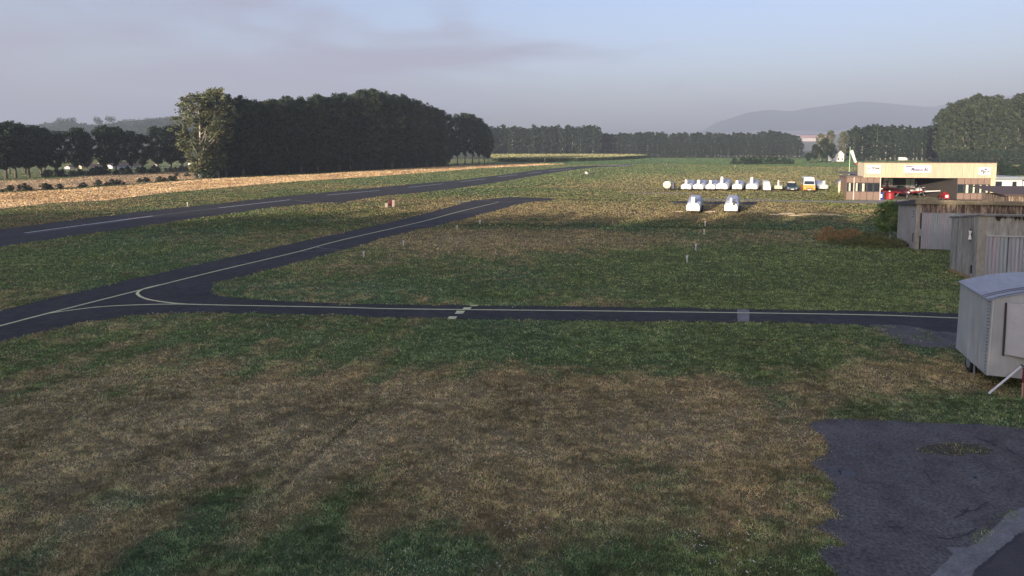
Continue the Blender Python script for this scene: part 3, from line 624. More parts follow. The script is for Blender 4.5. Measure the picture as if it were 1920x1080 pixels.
# ------------------------------------------------------------------ grass blades over the near and middle ground
def blades(n, d0, d1, size0):
    d = np.exp(rng.uniform(math.log(d0), math.log(d1), n)); px = rng.uniform(-60, 1980, n)
    y = d; x = (px-CX)/F*(d*math.cos(PITCH)+CAMH*math.sin(PITCH))
    return x, y
NB = 1250000
bx, by = [np.concatenate(q_) for q_ in zip(blades(NB, 9.8, 420, 0), blades(350000, 9.8, 34, 0))]
ok = np.ones(len(bx), bool)
def shrink_test(poly, e):
    global ok
    inside = inpoly(bx, by, poly)
    dd = np.full(len(bx), 9.0); idx = np.where(inside)[0]
    dd[idx] = seg_dist(bx[idx], by[idx], poly+[poly[0]])
    ok &= ~(inside & (dd > e*rng.random(len(bx))*(0.1+2.2*np.clip(fbm(bx*0.9, by*0.9, 3)-0.32, 0, 1)*2)))
for poly, e in ((RUNWAY, 0.35), (TAXI, 0.24), (PATH, 0.3)): shrink_test(poly, e)
inap = inpoly(bx, by, APRON); inhole = inpoly(bx, by, POTHOLE); dd = seg_dist(bx, by, APRON+[APRON[0]])
ok &= ~(inap & ~(inhole & (rng.random(len(bx)) < .5)) & (dd > 0.14*rng.random(len(bx))**2))
seam = seg_dist(bx, by, W(zz([(1640,704),(1500,822),(1440,872)])))          # tufts in the joint
ok |= inap & (seam < 0.13) & (rng.random(len(bx)) < .5)
brk = inpoly(bx, by, W([(1625,612),(1700,612),(1760,630),(1800,634),(1800,662),(1690,650),(1650,632)]))
ok |= brk & (rng.random(len(bx)) < np.clip((fbm(bx*1.6, by*1.6, 3)-0.48)*5, 0, 0.8))
for q_ in (WHEAT, WHEAT2, CROP, K): ok &= ~inpoly(bx, by, q_)
thin = rng.random(len(bx)) < 0.93
for q_ in SANDS + [W([(1180,361.6),(1300,361.2),(1300,362.5),(1180,363)]), W([(1258,377),(1420,379),(1420,384),(1262,382)])]: ok &= ~(inpoly(bx, by, q_) & thin)
bx, by = bx[ok], by[ok]
# clumping: keep more blades where the turf is thick
cl_ = fbm(bx*2.2, by*2.2, 3)
keep = rng.random(len(bx)) < np.clip(0.6+(cl_-0.4)*2.0, 0.42, 1); bx, by, cl_ = bx[keep], by[keep], cl_[keep]
nb = len(bx); dist = by
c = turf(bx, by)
st1 = np.clip((fbm(bx*1.5+by*0.35+7, by*3.4, 4)-0.5)*2.4+0.5, 0, 1.15); st2 = np.clip((fbm(bx*4.6+3, by*7.5, 3)-0.5)*3.2+0.5, 0, 1.1)
st3 = np.clip((fbm(bx*0.30+by*0.05+70, by*0.55, 3)-0.5)*2.4+0.5, 0, 1.1)
lum = (1+(rng.random(nb)-0.45)*0.9*np.clip(1.1-dist/90, 0.25, 1))*(0.46+0.46*st1+(0.70*st2)*(1-0.35*np.clip((dist-55)/60, 0, 1))+0.12*np.clip((dist-55)/60, 0, 1)+0.30*st3)*1.34
mixs = (rng.random(nb) < np.clip(0.13-dist*0.0015, 0.03, 1))
c = np.where(mixs[:, None], C_STRAW*0.75, c)*lum[:, None]
mixg = rng.random(nb) < 0.12; c = np.where(mixg[:, None], C_GREEN*1.15*lum[:, None], c)
hgt = (0.028+0.062*rng.random(nb)**1.5)*(0.45+1.1*cl_)*np.clip((dist/26)**0.55, 0.8, 1.7)*(1-0.35*np.clip((dist-55)/40, 0, 1))
wid_ = np.clip(dist*0.00075, 0.0085, 0.26)*rng.uniform(0.7, 1.5, nb)
th = rng.uniform(0, 2*math.pi, nb); ln = rng.normal(0, 0.75, (nb, 2))*hgt[:, None]
ux, uy = np.cos(th)*wid_, np.sin(th)*wid_
V = np.empty((nb, 3, 3)); z0 = 0.0
V[:, 0] = np.stack([bx-ux, by-uy, np.full(nb, z0)], -1); V[:, 1] = np.stack([bx+ux, by+uy, np.full(nb, z0)], -1)
V[:, 2] = np.stack([bx+ln[:, 0], by+ln[:, 1], hgt], -1)
me = np_mesh('grass', V.reshape(-1, 3), np.arange(nb*3).reshape(-1, 3), mat('grass_blade', (1, 1, 1), 0.75, attr='col', trans=0.25, spec=0.15), np.repeat(c, 3, 0))
tag(link(me, 'grass'), 'short patchy green and brown grass covering the airfield', 'grass', kind='stuff')
# standing stubble on the reaped fields, low growth on the crop
def stalks(name, polys, n, h0, c0, c1, label, d1=330, dmin=48):
    d = np.exp(rng.uniform(math.log(dmin), math.log(d1), n)); px = rng.uniform(-160, 1980, n); y = d; x = (px-CX)/F*(d*math.cos(PITCH)+CAMH*math.sin(PITCH))
    k_ = np.zeros(n, bool)
    for p_ in polys: k_ |= inpoly(x, y, p_)
    x, y = x[k_], y[k_]; n = len(x); f_ = fbm(x*0.25, y*0.12, 4); f2 = fbm(x*0.9, y*0.35+5, 3)
    t = np.clip((f_-0.35)*3, 0, 1)[:, None]; c = (np.array(c0)*(1-t)+np.array(c1)*t)*(rng.uniform(0.75, 1.25, n)*(0.62+0.75*f2))[:, None]
    h = h0*rng.uniform(0.5, 1.2, n); wd = np.clip(y*0.0009, 0.03, 0.4)*rng.uniform(0.7, 1.4, n); th = rng.uniform(-1.2, 1.2, n)
    ux, uy = np.cos(th)*wd, np.sin(th)*wd; V = np.empty((n, 4, 3)); ln = rng.normal(0, 0.35, (n, 2))*h[:, None]
    V[:, 0] = np.stack([x-ux, y-uy, 0*x], -1); V[:, 1] = np.stack([x+ux, y+uy, 0*x], -1)
    V[:, 2] = np.stack([x+ux*.8+ln[:, 0], y+uy*.8+ln[:, 1], h], -1); V[:, 3] = np.stack([x-ux*.8+ln[:, 0], y-uy*.8+ln[:, 1], h], -1)
    me = np_mesh(name, V.reshape(-1, 3), np.arange(n*4).reshape(-1, 4), mat('stalk', (1, 1, 1), 0.85, attr='col', trans=0.15, spec=0.1), np.repeat(c, 4, 0))
    tag(link(me, name), label, 'stubble' if 'stubble' in name else 'sand' if 'sand' in name else 'crop', kind='stuff')
stalks('stubble', [WHEAT], 330000, 0.16, (0.42, 0.29, 0.155), (0.60, 0.45, 0.26), 'short golden stubble standing on the reaped field beside the wood')
stalks('pale_stubble', [WHEAT2], 200000, 0.14, (0.24, 0.17, 0.10), (0.44, 0.33, 0.20), 'duller pale stubble on the further reaped field at the left')
stalks('sand_clods', SANDS, 900000, 0.06, (0.50, 0.42, 0.30), (0.62, 0.54, 0.40), 'pale loose sand and clods on the bare patch beyond the marker posts', d1=90, dmin=65)
stalks('crop_plants', [CROP], 220000, 0.18, (0.062, 0.110, 0.052), (0.085, 0.135, 0.060), 'low green crop rows filling the field before the far poplars', d1=500, dmin=150)
# clover and daisies
fl = []
for (px, py, n_, sx, sy) in [(1300,862,26,22,12),(1160,885,6,20,6),(1400,1010,24,40,22),(1300,1022,20,20,14),(980,985,22,30,16),(1490,915,8,20,20),(1480,776,20,16,6),(1465,784,10,20,3),(1250,920,10,120,40),(900,1030,12,60,12),(1350,960,12,150,40),(1315,832,8,8,3),(860,1065,20,60,12),(1420,1065,18,60,10)]:
    for k in range(n_): fl.append(G(px+random.gauss(0, sx), py+random.gauss(0, sy)))
b = MB()
for X, Y in fl:
    if inpoly(np.array([X]), np.array([Y]), APRON)[0]: continue
    r_ = random.uniform(.008, .017); z = random.uniform(.07, .12)
    b.v += []
    i = len(b.v); b.v += [(X-r_, Y, z), (X, Y-r_, z-.004), (X+r_, Y, z), (X, Y+r_, z+.01), (X, Y, z+.014)]
    b.f += [(i, i+1, i+4), (i+1, i+2, i+4), (i+2, i+3, i+4), (i+3, i, i+4)]
tag(b.build('clover_flowers', mat('petal', (0.62, 0.62, 0.58), 0.7)), 'tiny white clover flowers scattered in the near grass', 'flowers', kind='stuff')

white = mat('white_gelcoat', (0.66, 0.66, 0.65), 0.35, var=0.06, scale=1.5)
white_d = mat('weathered_white', (0.62, 0.63, 0.62), 0.5, var=0.12, scale=1.5)
grey_top = mat('light_grey_cover', (0.34, 0.37, 0.44), 0.6, var=0.1, scale=1.2)
dark = mat('dark_rubber', (0.02, 0.02, 0.022), 0.8)
chassis = mat('dark_steel', (0.045, 0.042, 0.045), 0.6)
steel = mat('galvanised_steel', (0.34, 0.36, 0.38), 0.45, metal=0.4, var=0.1, scale=2)
glass = mat('window_glass', (0.02, 0.028, 0.035), 0.06, spec=0.8)
redl = mat('red_lamp', (0.35, 0.03, 0.03), 0.3)
lampd = mat('dark_lamp_glass', (0.06, 0.05, 0.06), 0.25)
navy = mat('navy_print', (0.03, 0.03, 0.12), 0.5)
black = mat('black_print', (0.02, 0.02, 0.025), 0.5)
signw = mat('sign_white', (0.80, 0.79, 0.80), 0.45)

def text(s, size, m, name, parent, loc, rot=(R(90), 0, 0), bold=0.0, sx=1.0, shear=0.0):
    c = bpy.data.curves.new('t', 'FONT'); c.body = s; c.size = size; c.extrude = 0.004; c.offset = bold; c.shear = shear
    c.align_x = 'CENTER'; c.align_y = 'CENTER'
    t = bpy.data.objects.new('t', c); col.objects.link(t)
    me = bpy.data.meshes.new_from_object(t.evaluated_get(bpy.context.evaluated_depsgraph_get())); bpy.data.objects.remove(t); bpy.data.curves.remove(c)
    me.materials.clear(); me.materials.append(m)
    o = link(me, name, parent); o.location = loc; o.rotation_euler = rot; o.scale = (sx, 1, 1); return o
def wheel(parent, x, y, r, wd=0.2, name='wheel'):
    b = MB().tube([(-wd/2, 0, 0), (-wd*0.42, 0, 0), (wd*0.42, 0, 0), (wd/2, 0, 0)], [r*0.9, r, r, r*0.9], 16)
    o = b.build(name, dark, parent, smooth=False, loc=(x, y, r))
    MB().tube([(-wd/2-.01, 0, 0), (wd/2+.01, 0, 0)], r*0.55, 12).build('rim', steel, o); return o
def section(y, w_, zb, zs, zt, tw, n=7):
    p = [(-w_/2, y, zb), (w_/2, y, zb)]
    for k in range(n+1):
        t = k/n*math.pi/2; p.append((tw/2+(w_/2-tw/2)*math.cos(t), y, zs+(zt-zs)*math.sin(t)))
    for k in range(n, -1, -1):
        t = k/n*math.pi/2; p.append((-(tw/2+(w_/2-tw/2)*math.cos(t)), y, zs+(zt-zs)*math.sin(t)))
    return p
def glider_trailer(px, py, yaw, label, w_=1.55, fin=1.8, L_=7.4, lamps=2, body_m=None, fat=1.0, slot=False, fw=0.38):
    x, y = G(px, py); e = empty('glider_trailer', (x, y, 0), yaw, label, 'trailer', 'glider trailers parked on the grass')
    fb = (w_*0.85, 0.36, 0.80, 1.02*fat, w_*0.42)
    rings = [section(0, w_, .36, .82, 1.06*fat, fw*1.3), section(.9, w_*1.03, .36, .84, 1.08*fat, w_*.35), section(2.2, w_*1.08, .34, .95, 1.22*fat, w_*.4), section(3.8, w_*1.1, .34, 1.08, 1.50*fat, w_*.5), section(L_*.75, w_*1.1, .34, 1.1, 1.58*fat, w_*.5), section(L_*.93, w_*.95, .38, .95, 1.35*fat, w_*.35), section(L_, w_*.55, .5, .8, 1.0, w_*.2)]
    MB().loft(rings[1:]).build('body', body_m or grey_top, e, smooth=True)
    MB().loft([section(-0.02, w_*.99, .36, .82, 1.05*fat, fw*1.3)]+rings[0:2]).build('rear_door', white, e)
    if fin:
        MB().prism([(-0.06, .9), (-0.03, fin), (0.55, fin), (1.5, 1.15*fat), (1.7, .9)], fw, 'x', -fw/2).build('fin_box', white, e, bevel=0.03)
    for s in (-1, 1):
        MB().box(s*w_*.36-.09, -.05, .80, s*w_*.36+.09, -.022, .88).build('tail_lamp', lampd, e)
        if lamps > 2: MB().box(s*w_*.38-.06, -.05, .46, s*w_*.38+.06, -.022, .54).build('tail_lamp', redl, e)
        wheel(e, s*w_*.56, L_*.56, .34)
        MB().tube([(s*w_*.62, L_*.56+.40*math.cos(t), .34+.38*math.sin(t)) for t in np.linspace(.1, 3.04, 7)], .035, 5).build('mudguard', chassis, e)
    MB().box(-.25, -.05, .38, .25, -.022, .47).build('number_plate', signw if lamps > 2 else lampd, e)
    MB().box(-w_*.4, 0.1, .26, w_*.4, L_*.9, .335).build('chassis', chassis, e)
    MB().tube([(0, L_*.9, .42), (0, L_+1.1, .45)], .05, 6).build('drawbar', chassis, e)
    MB().tube([(0, L_+.7, .0), (0, L_+.7, .55)], .03, 6).build('jockey_leg', steel, e)
    e.scale = (1.10, 1.0, 1.06)
    if slot:
        MB().box(.20, -.04, .98, .44, .85, 1.38).build('dark_recess', chassis, e)
    return e
YW = R(-27)
glider_trailer(1299, 401, R(-20.5), 'nearer glider trailer on the left with a white fin tower and four tail lamps', 1.42, 1.92, 6.2, 4, fat=1.18, fw=.38)
glider_trailer(1370, 401, R(-23), 'nearer glider trailer on the right with a dark slot beside its sloping fin', 1.38, 1.82, 6.2, 4, fat=1.18, slot=True, fw=.24)
for px, w_, fin, lab, l2, ft in [(1286,1.58,1.78,'leftmost white finned glider trailer in the back row, next after the cream tank',2,1.0),(1309,1.55,1.76,'second finned glider trailer in the back row with a grey rounded body',2,1.0),
                     (1331.5,1.45,1.68,'third finned glider trailer in the back row, tight against the tallest',2,.98),(1353,1.78,2.25,'fourth and tallest finned glider trailer in the back row with a broad white rear',2,1.12),
                     (1381.5,1.45,1.66,'fifth finned glider trailer standing alone after a gap in the back row',2,.98),(1409,1.72,2.15,'sixth finned glider trailer in the back row, broad with a tall narrow tower',2,1.05)]:
    glider_trailer(px, 358, YW, lab, w_*1.03, fin*1.1, 6.6, l2, fat=ft*1.1)
glider_trailer(1544.5, 357.5, R(-13), 'last finned glider trailer of the back row, right of the orange van', 1.3, 1.72, 6.5, 4, fat=1.0)
# slim white enclosed trailer
x, y = G(1438, 359); e = empty('box_trailer', (x, y, 0), R(-19), 'slim white enclosed trailer with sloping roof left of the small cream trailer', 'trailer')
MB().loft([section(0, 1.28, .3, .75, .95, .8), section(1.0, 1.28, .3, 1.25, 1.75, .8), section(4.4, 1.2, .3, 1.3, 1.85, .7), section(5.2, 1.0, .4, 1.0, 1.4, .5)]).build('body', white, e)
MB().box(-.55, -.06, .32, .55, -.01, .42).build('bumper', white_d, e); MB().box(-.4, -.04, .50, .4, -.012, .58).build('lamp_panel', lampd, e)
MB().box(-.62, -.02, .12, .62, 4.4, .28).build('chassis', chassis, e)
for s in (-1, 1): wheel(e, s*.62, 2.8, .28)
# small open trailer with mast
x, y = G(1459, 357.5); e = empty('open_glider_trailer', (x, y, 0), YW, 'small low cream glider trailer with a thin white fin mast left of the blue car', 'trailer')
MB().loft([section(0, 1.35, .35, .75, .95, .6), section(2, 1.4, .35, .75, .92, .6), section(6, 1.2, .4, .6, .75, .5)]).build('body', mat('cream_panel', (0.48,0.46,0.36), 0.6, var=.15, scale=2), e)
MB().prism([(0, .9), (0.02, 1.95), (0.35, 1.95), (.8, .9)], .2, 'x', -.1).build('fin_box', white, e)
for s in (-1, 1):
    MB().tube([(s*.62, .3, .8), (s*.62, .3, 1.25)], .03, 6).build('side_post', steel, e); wheel(e, s*.68, 3.5, .3); MB().box(s*.5-.08, -.04, .6, s*.5+.08, -.01, .68).build('tail_lamp', lampd, e)
# cream tank trailer
x, y = G(1250, 358.5); e = empty('tank_trailer', (x, y, 0), YW, 'cream round tank trailer at the left end of the back row', 'tank trailer')
creamp = mat('cream_paint', (0.66, 0.64, 0.48), 0.45, var=.1, scale=1.5)
rr = []
for yy, r_ in [(-.05, .35), (0, .62), (.12, .70), (2.6, .70), (2.75, .6), (2.8, .3)]:
    rr.append([(r_*1.05*math.cos(t), yy, 1.18+r_*math.sin(t)) for t in np.linspace(0, 2*math.pi, 21)[:-1]])
MB().loft(rr).build('tank', creamp, e, smooth=True)
MB().box(-.6, .05, .38, .6, 3.0, .50).build('frame', chassis, e)
for s in (-1, 1): wheel(e, s*.68, 1.4, .34)
MB().box(.72, .4, .45, 1.25, 1.6, 1.5).build('pump_cabinet', mat('dark_blue_cabinet', (0.05,0.05,0.075), 0.6), e, bevel=.03)
MB().tube([(.75, .3, .5), (.75, .3, 2.15)], .06, 8).build('filler_pipe', chassis, e)
MB().tube([(0, .0, 1.88), (0, .5, 1.95), (0, 1.0, 1.88)], .06, 6).build('manhole_handle', chassis, e)
MB().box(-.25, -.075, 1.08, .3, -.06, 1.18).build('lettering_strip', lampd, e)

def car(name, px, py, yaw, label, cat, W_, L_, H_, bonnet, bonnet_h, m, roof_m=None, ws=0.5, face='front', white_top=False):
    x, y = G(px, py); e = empty(name, (x, y, 0), yaw, label, cat)
    hw = W_/2; belt = bonnet_h
    prof = [(0.02, .30), (0, .55), (.08, belt*.92), (bonnet, belt)]
    # lower body
    lo = [section(0.0, W_*.9, .30, belt*.66, belt*.72, W_*.82), section(.12, W_*.97, .24, belt*.80, belt*.90, W_*.8), section(max(bonnet, .3), W_, .22, belt*.93, belt, W_*.86), section(L_*.9, W_, .22, belt*.94, belt+.02, W_*.86), section(L_, W_*.92, .30, belt*.85, belt*.93, W_*.8)]
    MB().loft(lo).build('body', m, e, smooth=False, bevel=.02)
    cy0 = bonnet; cy1 = bonnet+ws; ry = L_-.15
    b = MB(); b.loft([[(-hw*.93, cy0, belt-.02), (hw*.93, cy0, belt-.02), (hw*.93, ry+.1, belt-.02), (-hw*.93, ry+.1, belt-.02)],
                      [(-hw*.80, cy1, H_-.06), (hw*.80, cy1, H_-.06), (hw*.80, ry-.12, H_-.06), (-hw*.80, ry-.12, H_-.06)],
                      [(-hw*.70, cy1+.15, H_), (hw*.70, cy1+.15, H_), (hw*.70, ry-.25, H_), (-hw*.70, ry-.25, H_)]])
    b.build('cabin', roof_m or m, e, bevel=.02)
    def lerp(a, b_, t): return a+(b_-a)*t
    z0, z1 = .10, .86 if not white_top else .55
    q = []
    for t, s in ((z0, -1), (z0, 1), (z1, 1), (z1, -1)):
        q.append((s*lerp(hw*.93, hw*.80, t)*.90, lerp(cy0, cy1, t)-.012, lerp(belt-.02, H_-.06, t)))
    MB().poly(q).build('windscreen', glass, e)
    for s in (-1, 1):
        for (a0, a1) in ((.10, .48), (.53, .92)):
            q = []
            for t, a in ((.15, a0), (.15, a1), (.88, a1-.01), (.88, a0+.02)):
                yy0, yy1 = lerp(cy0, cy1, t)+.1, lerp(ry+.1, ry-.12, t)-.1
                q.append((s*(lerp(hw*.93, hw*.80, t)+.012), lerp(yy0, yy1, a), lerp(belt-.02, H_-.06, t)))
            MB().poly(q if s > 0 else q[::-1]).build('side_window', glass, e)
        MB().box(s*hw*.74-.14, -.02, belt*.60, s*hw*.74+.14, .06, belt*.76).build('headlamp', mat('headlamp_glass', (0.35,0.36,0.38), 0.15), e)
        MB().box(s*(hw+.09)-.09, cy0+.25, belt+.02, s*(hw+.09)+.09, cy0+.35, belt+.18).build('door_mirror', chassis, e)
        for yy in (L_*.19, L_*.80): wheel(e, s*(hw-.10), yy, .32 if H_ < 2.2 else .35, .22)
    MB().box(-hw*.55, -.025, belt*.48, hw*.55, .02, belt*.64).build('grille', chassis, e)
    MB().box(-hw*.9, -.07, .30, hw*.9, .05, .46).build('bumper', chassis, e, bevel=.03)
    MB().box(-.26, -.085, .36, .26, -.072, .46).build('number_plate', signw, e)
    return e
bluep = mat('dark_blue_paint', (0.035, 0.075, 0.11), 0.25, metal=.3); orangep = mat('orange_paint', (0.70, 0.33, 0.03), 0.4, var=.05, scale=2); whitep = mat('van_white', (0.72, 0.73, 0.72), 0.35)
car('parked_car', 1485.5, 359, R(-20), 'dark blue hatchback with roof load parked between a small trailer and the orange van', 'car', 1.85, 4.1, 1.50, 1.0, .92, bluep, None, .7)
x, y = G(1485.5, 359)
e = empty('roof_bundle', (x+.75, y+2.1, 1.50), R(-20), 'pale bundle lying on the roof of the dark blue hatchback', 'bundle')
MB().loft([section(-.5, 1.1, 0, .08, .2, .6), section(0, 1.2, 0, .12, .26, .7), section(.6, 1.0, 0, .08, .18, .6)]).build('canvas', mat('pale_canvas', (0.50,0.42,0.33), 0.9, var=.2, scale=4), e)
car('parked_van', 1517.5, 360, R(-19), 'orange camper van with a white raised roof in the back row', 'van', 2.05, 4.9, 2.62, .35, 1.22, orangep, whitep, .55, white_top=True)

# runway sign boxes and markers
x, y = G(734, 388.5); e = empty('taxiway_sign', (x, y, 0), R(38), 'dark red taxiway sign box on short legs in the grass strip, larger of the pair', 'sign')
MB().box(-.12, -.55, .18, .12, .55, .95).build('sign_box', mat('dark_red_sign', (0.10,0.018,0.028), 0.5, var=.2, scale=4), e)
MB().box(-.15, -.62, .12, .15, -.56, 1.0).build('lit_edge', mat('lit_end', (0.62,0.52,0.42), 0.6), e)  # sunlight on the box's left edge is put into this panel's pale colour
for s in (-.4, .4): MB().box(-.04, s-.04, 0, .04, s+.04, .17).build('leg', steel, e)
MB().box(.125, -.3, .45, .135, -.2, .72).build('sign_mark', signw, e); MB().box(.125, -.05, .45, .135, .05, .72).build('sign_mark', signw, e)
x, y = G(723, 389); e = empty('junction_box', (x, y, 0), R(30), 'small green box with a pale end left of the red taxiway sign', 'box')
MB().box(-.12, -.28, .1, .12, .3, .56).build('cabinet', mat('green_cabinet', (0.09,0.11,0.08), 0.7), e); MB().box(-.14, -.33, .06, .14, -.285, .6).build('lit_edge', mat('lit_end', (0,0,0)), e)
for s in (-.2, .2): MB().box(-.04, s-.04, 0, .04, s+.04, .09).build('leg', steel, e)
def post(px, py, h, label, lean=0, m=None, grp='white marker posts in the grass'):
    x, y = G(px, py); e = empty('marker_post', (x, y, 0), random.uniform(0, 1), label, 'marker post', grp)
    MB().tube([(0, 0, 0), (lean*h, 0, h*.72)], .045, 8).build('stake', m or white_d, e)
    MB().tube([(lean*h, 0, h*.66), (lean*h*1.2, 0, h)], [.075, .08], 8).build('cap', m or white, e); return e
for px, py, h, lab in [(682,483,.46,'short white marker post nearest the taxiway, leftmost in the turf wedge'),(756.5,461,.44,'short white marker post, second from the left along the taxiway'),(857,430.5,.40,'white capped marker post, third along the taxiway edge'),(900,420,.42,'marker post furthest up the diagonal taxiway'),
                     (1322,424,.5,'marker post furthest out, below the nearer glider trailers'),(1320,440,.52,'second marker post below the nearer glider trailers'),(1304.5,469,.5,'third marker post in the row below the trailers'),(1288,492.5,.5,'nearest marker post in the row below the trailers, yellow topped'),
                     (351.5,386,.5,'small white marker beyond the runway at the left'),(189,354,.4,'tiny white marker at the stubble field edge'),(1105,320.5,.5,'tiny marker left of the far grass track'),(1250,310,.8,'tiny pale marker before the green crop'),(1378,314,.7,'tiny pale marker in the far grass')]: post(px, py, h, lab)
x, y = G(1289, 492.5); 
x, y = G(1098, 326.5); e = empty('windsock_marker', (x, y, 0), R(20), 'small white leaning board in the grass right of the far runway', 'marker'); MB().box(-.5, -.04, .1, .5, .04, .75).build('board', white, e); e.rotation_euler[1] = R(35); MB().box(-.04, -.03, 0, .04, .03, .1).build('foot', steel, e)
x, y = G(1021, 319); e = empty('thin_mast', (x, y, 0), 0, 'thin dark mast standing left of the far runway against the corn', 'mast'); MB().tube([(0, 0, 0), (0, 0, 4.2)], .08, 6).build('pole', chassis, e); MB().box(-.25, -.15, 3.7, .25, .15, 4.2).build('head', chassis, e)

# windsock
x, y = G(1592, 331); e = empty('windsock', (x, y, 0), 0, 'limp white windsock with a red tip on a pale green pole beside the hangar', 'windsock')
Yw = y; zt = Zat(275, Yw)
MB().tube([(0, 0, 0), (0, 0, zt)], [.13, .07], 8).build('pole', mat('pale_green_paint', (0.32,0.50,0.33), 0.5), e)
pts = [(.35, 0, zt-1.1), (.6, 0, zt-1.6), (1.1, 0, zt-3.0), (1.65, 0, zt-4.3)]
sk = MB().tube(pts, [.48, .44, .38, .32], 10, caps=False).build('sock', mat('windsock_white', (0.80,0.78,0.74), 0.8), e, smooth=True)
MB().tube([pts[-1], (2.1, 0, zt-5.0)], [.32, .22], 10).build('sock_tip', mat('windsock_red', (0.35,0.08,0.05), 0.8), sk)
MB().tube([(0, 0, zt-1.1), (.2, 0, zt-1.0), (.7, 0, zt-1.1)], .04, 6).build('swivel_arm', steel, e)

# white gable house
def gable_house(name, px0, px1, py, ytop, yeave, depth, label, cat, wm, rm, yaw=0, win=True):
    x0, y0 = G(px0, py); x1, _ = G(px1, py); wd = x1-x0; ze = Zat(yeave, y0); zr = Zat(ytop, y0)
    e = empty(name, ((x0+x1)/2, y0, 0), yaw, label, cat)
    MB().prism([(-wd/2, 0), (wd/2, 0), (wd/2, ze), (0, zr), (-wd/2, ze)], depth, 'y').build('wall', wm, e)
    r = MB(); o_ = .25
    for s in (-1, 1):
        i = len(r.v); k = (zr-ze)/(wd/2)
        r.v += [(0, -o_, zr+.05), (s*(wd/2+o_), -o_, ze-k*o_+.05), (s*(wd/2+o_), depth+o_, ze-k*o_+.05), (0, depth+o_, zr+.05), (0, -o_, zr+.22), (s*(wd/2+o_), -o_, ze-k*o_+.2), (s*(wd/2+o_), depth+o_, ze-k*o_+.2), (0, depth+o_, zr+.22)]
        r.f += [(i, i+1, i+2, i+3), (i+4, i+7, i+6, i+5), (i, i+4, i+5, i+1), (i+1, i+5, i+6, i+2), (i+2, i+6, i+7, i+3), (i+3, i+7, i+4, i)]
    r.build('roof', rm, e)
    if win:
        for s in (-.25, .25):
            MB().box(s*wd-.35, -.06, .9, s*wd+.35, -.02, 1.9).build('window', glass, e)
    return e
roofm = mat('grey_tiles', (0.13, 0.12, 0.13), 0.85, var=.2, scale=3); wallw = mat('white_render', (0.78, 0.76, 0.72), 0.8, var=.06, scale=1)
gable_house('white_house', 1568, 1582.5, 303, 282.5, 288.5, 8, 'small white gable house in front of the dark trees left of the windsock', 'house', wallw, roofm, R(4))
beige = mat('beige_board', (0.60, 0.52, 0.36), 0.8, var=.12, scale=1.5)
gable_house('outbuilding', 1572, 1586, 372, 337, 342, 2.4, 'small beige outbuilding with a blue grey roof tight against the hangar\'s left end', 'shed', beige, mat('slate_blue_roof', (0.16,0.18,0.25), 0.7), R(-24), win=False)
# village houses seen through the left row, field hall
for k, (px, py, w_, h_, yy) in enumerate([(126,317,9,6,0),(150,316.5,12,8,0),(172,316,8,6,0),(205,316,16,7,0),(238,314,10,6,0),(291,313,9,6,0),(361,309,16,9,0),(222,312,10,7,0),(186,311.5,9,7,0)]):
    gable_house('village_house', px-w_/2, px+w_/2, py, py-h_, py-h_*.62, 9, ['small pale village house glimpsed beyond the left tree row, leftmost','pale village house with a wide gable beyond the left tree row','low white village house between two trunks of the left row','long low white building behind the middle of the left row','small white village house right of the long low building','pale village house near the right end of the left row','white farm building seen through the gap beside the olive poplars','further village house behind the long low building','tiny far village house over the green meadow'][k], 'house', [wallw, beige, wallw][k % 3], mat('village_roof', (0.16,0.11,0.09), .9), R(random.uniform(-30, 30)), win=False)
# light strips/greenhouses under the far poplars
for k, (px, w_) in enumerate([(980,5),(992,5),(1003,4),(1018,6),(1029,8),(1041,9),(1050,9),(1063,9),(1074,4),(1086,7),(1098,5),(1110,5),(1125,10)]):
    x0, y0 = G(px, 292.8); wd = w_/F*y0
    tag(MB().box(-wd/2, 0, 0, wd/2, 2, 1.1).build('straw_bale_stack', mat('pale_straw', (0.62,0.60,0.48), .9, var=.1, scale=1), loc=(x0, y0-9, 0)), 'pale low stack glimpsed under the taller far poplars beyond the corn', 'stack', 'pale stacks under the far poplars')
x0, y0 = 0, 1700
b_ = MB(); xa, xb = XatY(1499, y0), XatY(1560, y0); za, zb_ = Zat(264, y0), Zat(253.5, y0)
e = empty('distant_hall', (xa, y0, za-14), 0, 'long pale pink roofed hall in the hazy gap left of the white house', 'building')
MB().box(0, 0, 0, xb-xa, 30, 14+(zb_-za)*.55).build('wall', mat('hall_wall', (0.55,0.52,0.52), .8), e); MB().prism([(-2, 14+(zb_-za)*.55+.02), (15, 14+(zb_-za)), (32, 14+(zb_-za)*.55+.02)], xb-xa+4, 'x', -2).build('roof', mat('hall_roof', (0.62,0.36,0.30), .8), e)
ridge('far_slope', 1720, 260, [(1380,276.5),(1450,270),(1500,263.5),(1560,263),(1640,270),(1700,276)], mat('far_slope_fields', (0.20,0.19,0.15), 0.95, var=.2, scale=.01, c2=(0.10,0.12,0.08)), rough=0.0)
x, y = G(1700, 301.5); e = empty('white_van', (x, y, 0), R(70), 'tiny white van on the dry bank seen above the hangar roof', 'van'); MB().loft([section(0, 1.9, .3, 1.3, 1.7, 1.2), section(1, 1.9, .3, 1.8, 2.1, 1.4), section(4.5, 1.9, .3, 1.9, 2.2, 1.4)]).build('body', white, e)
for s in (-1, 1):
    for yy in (.8, 3.6): wheel(e, s*.9, yy, .33)

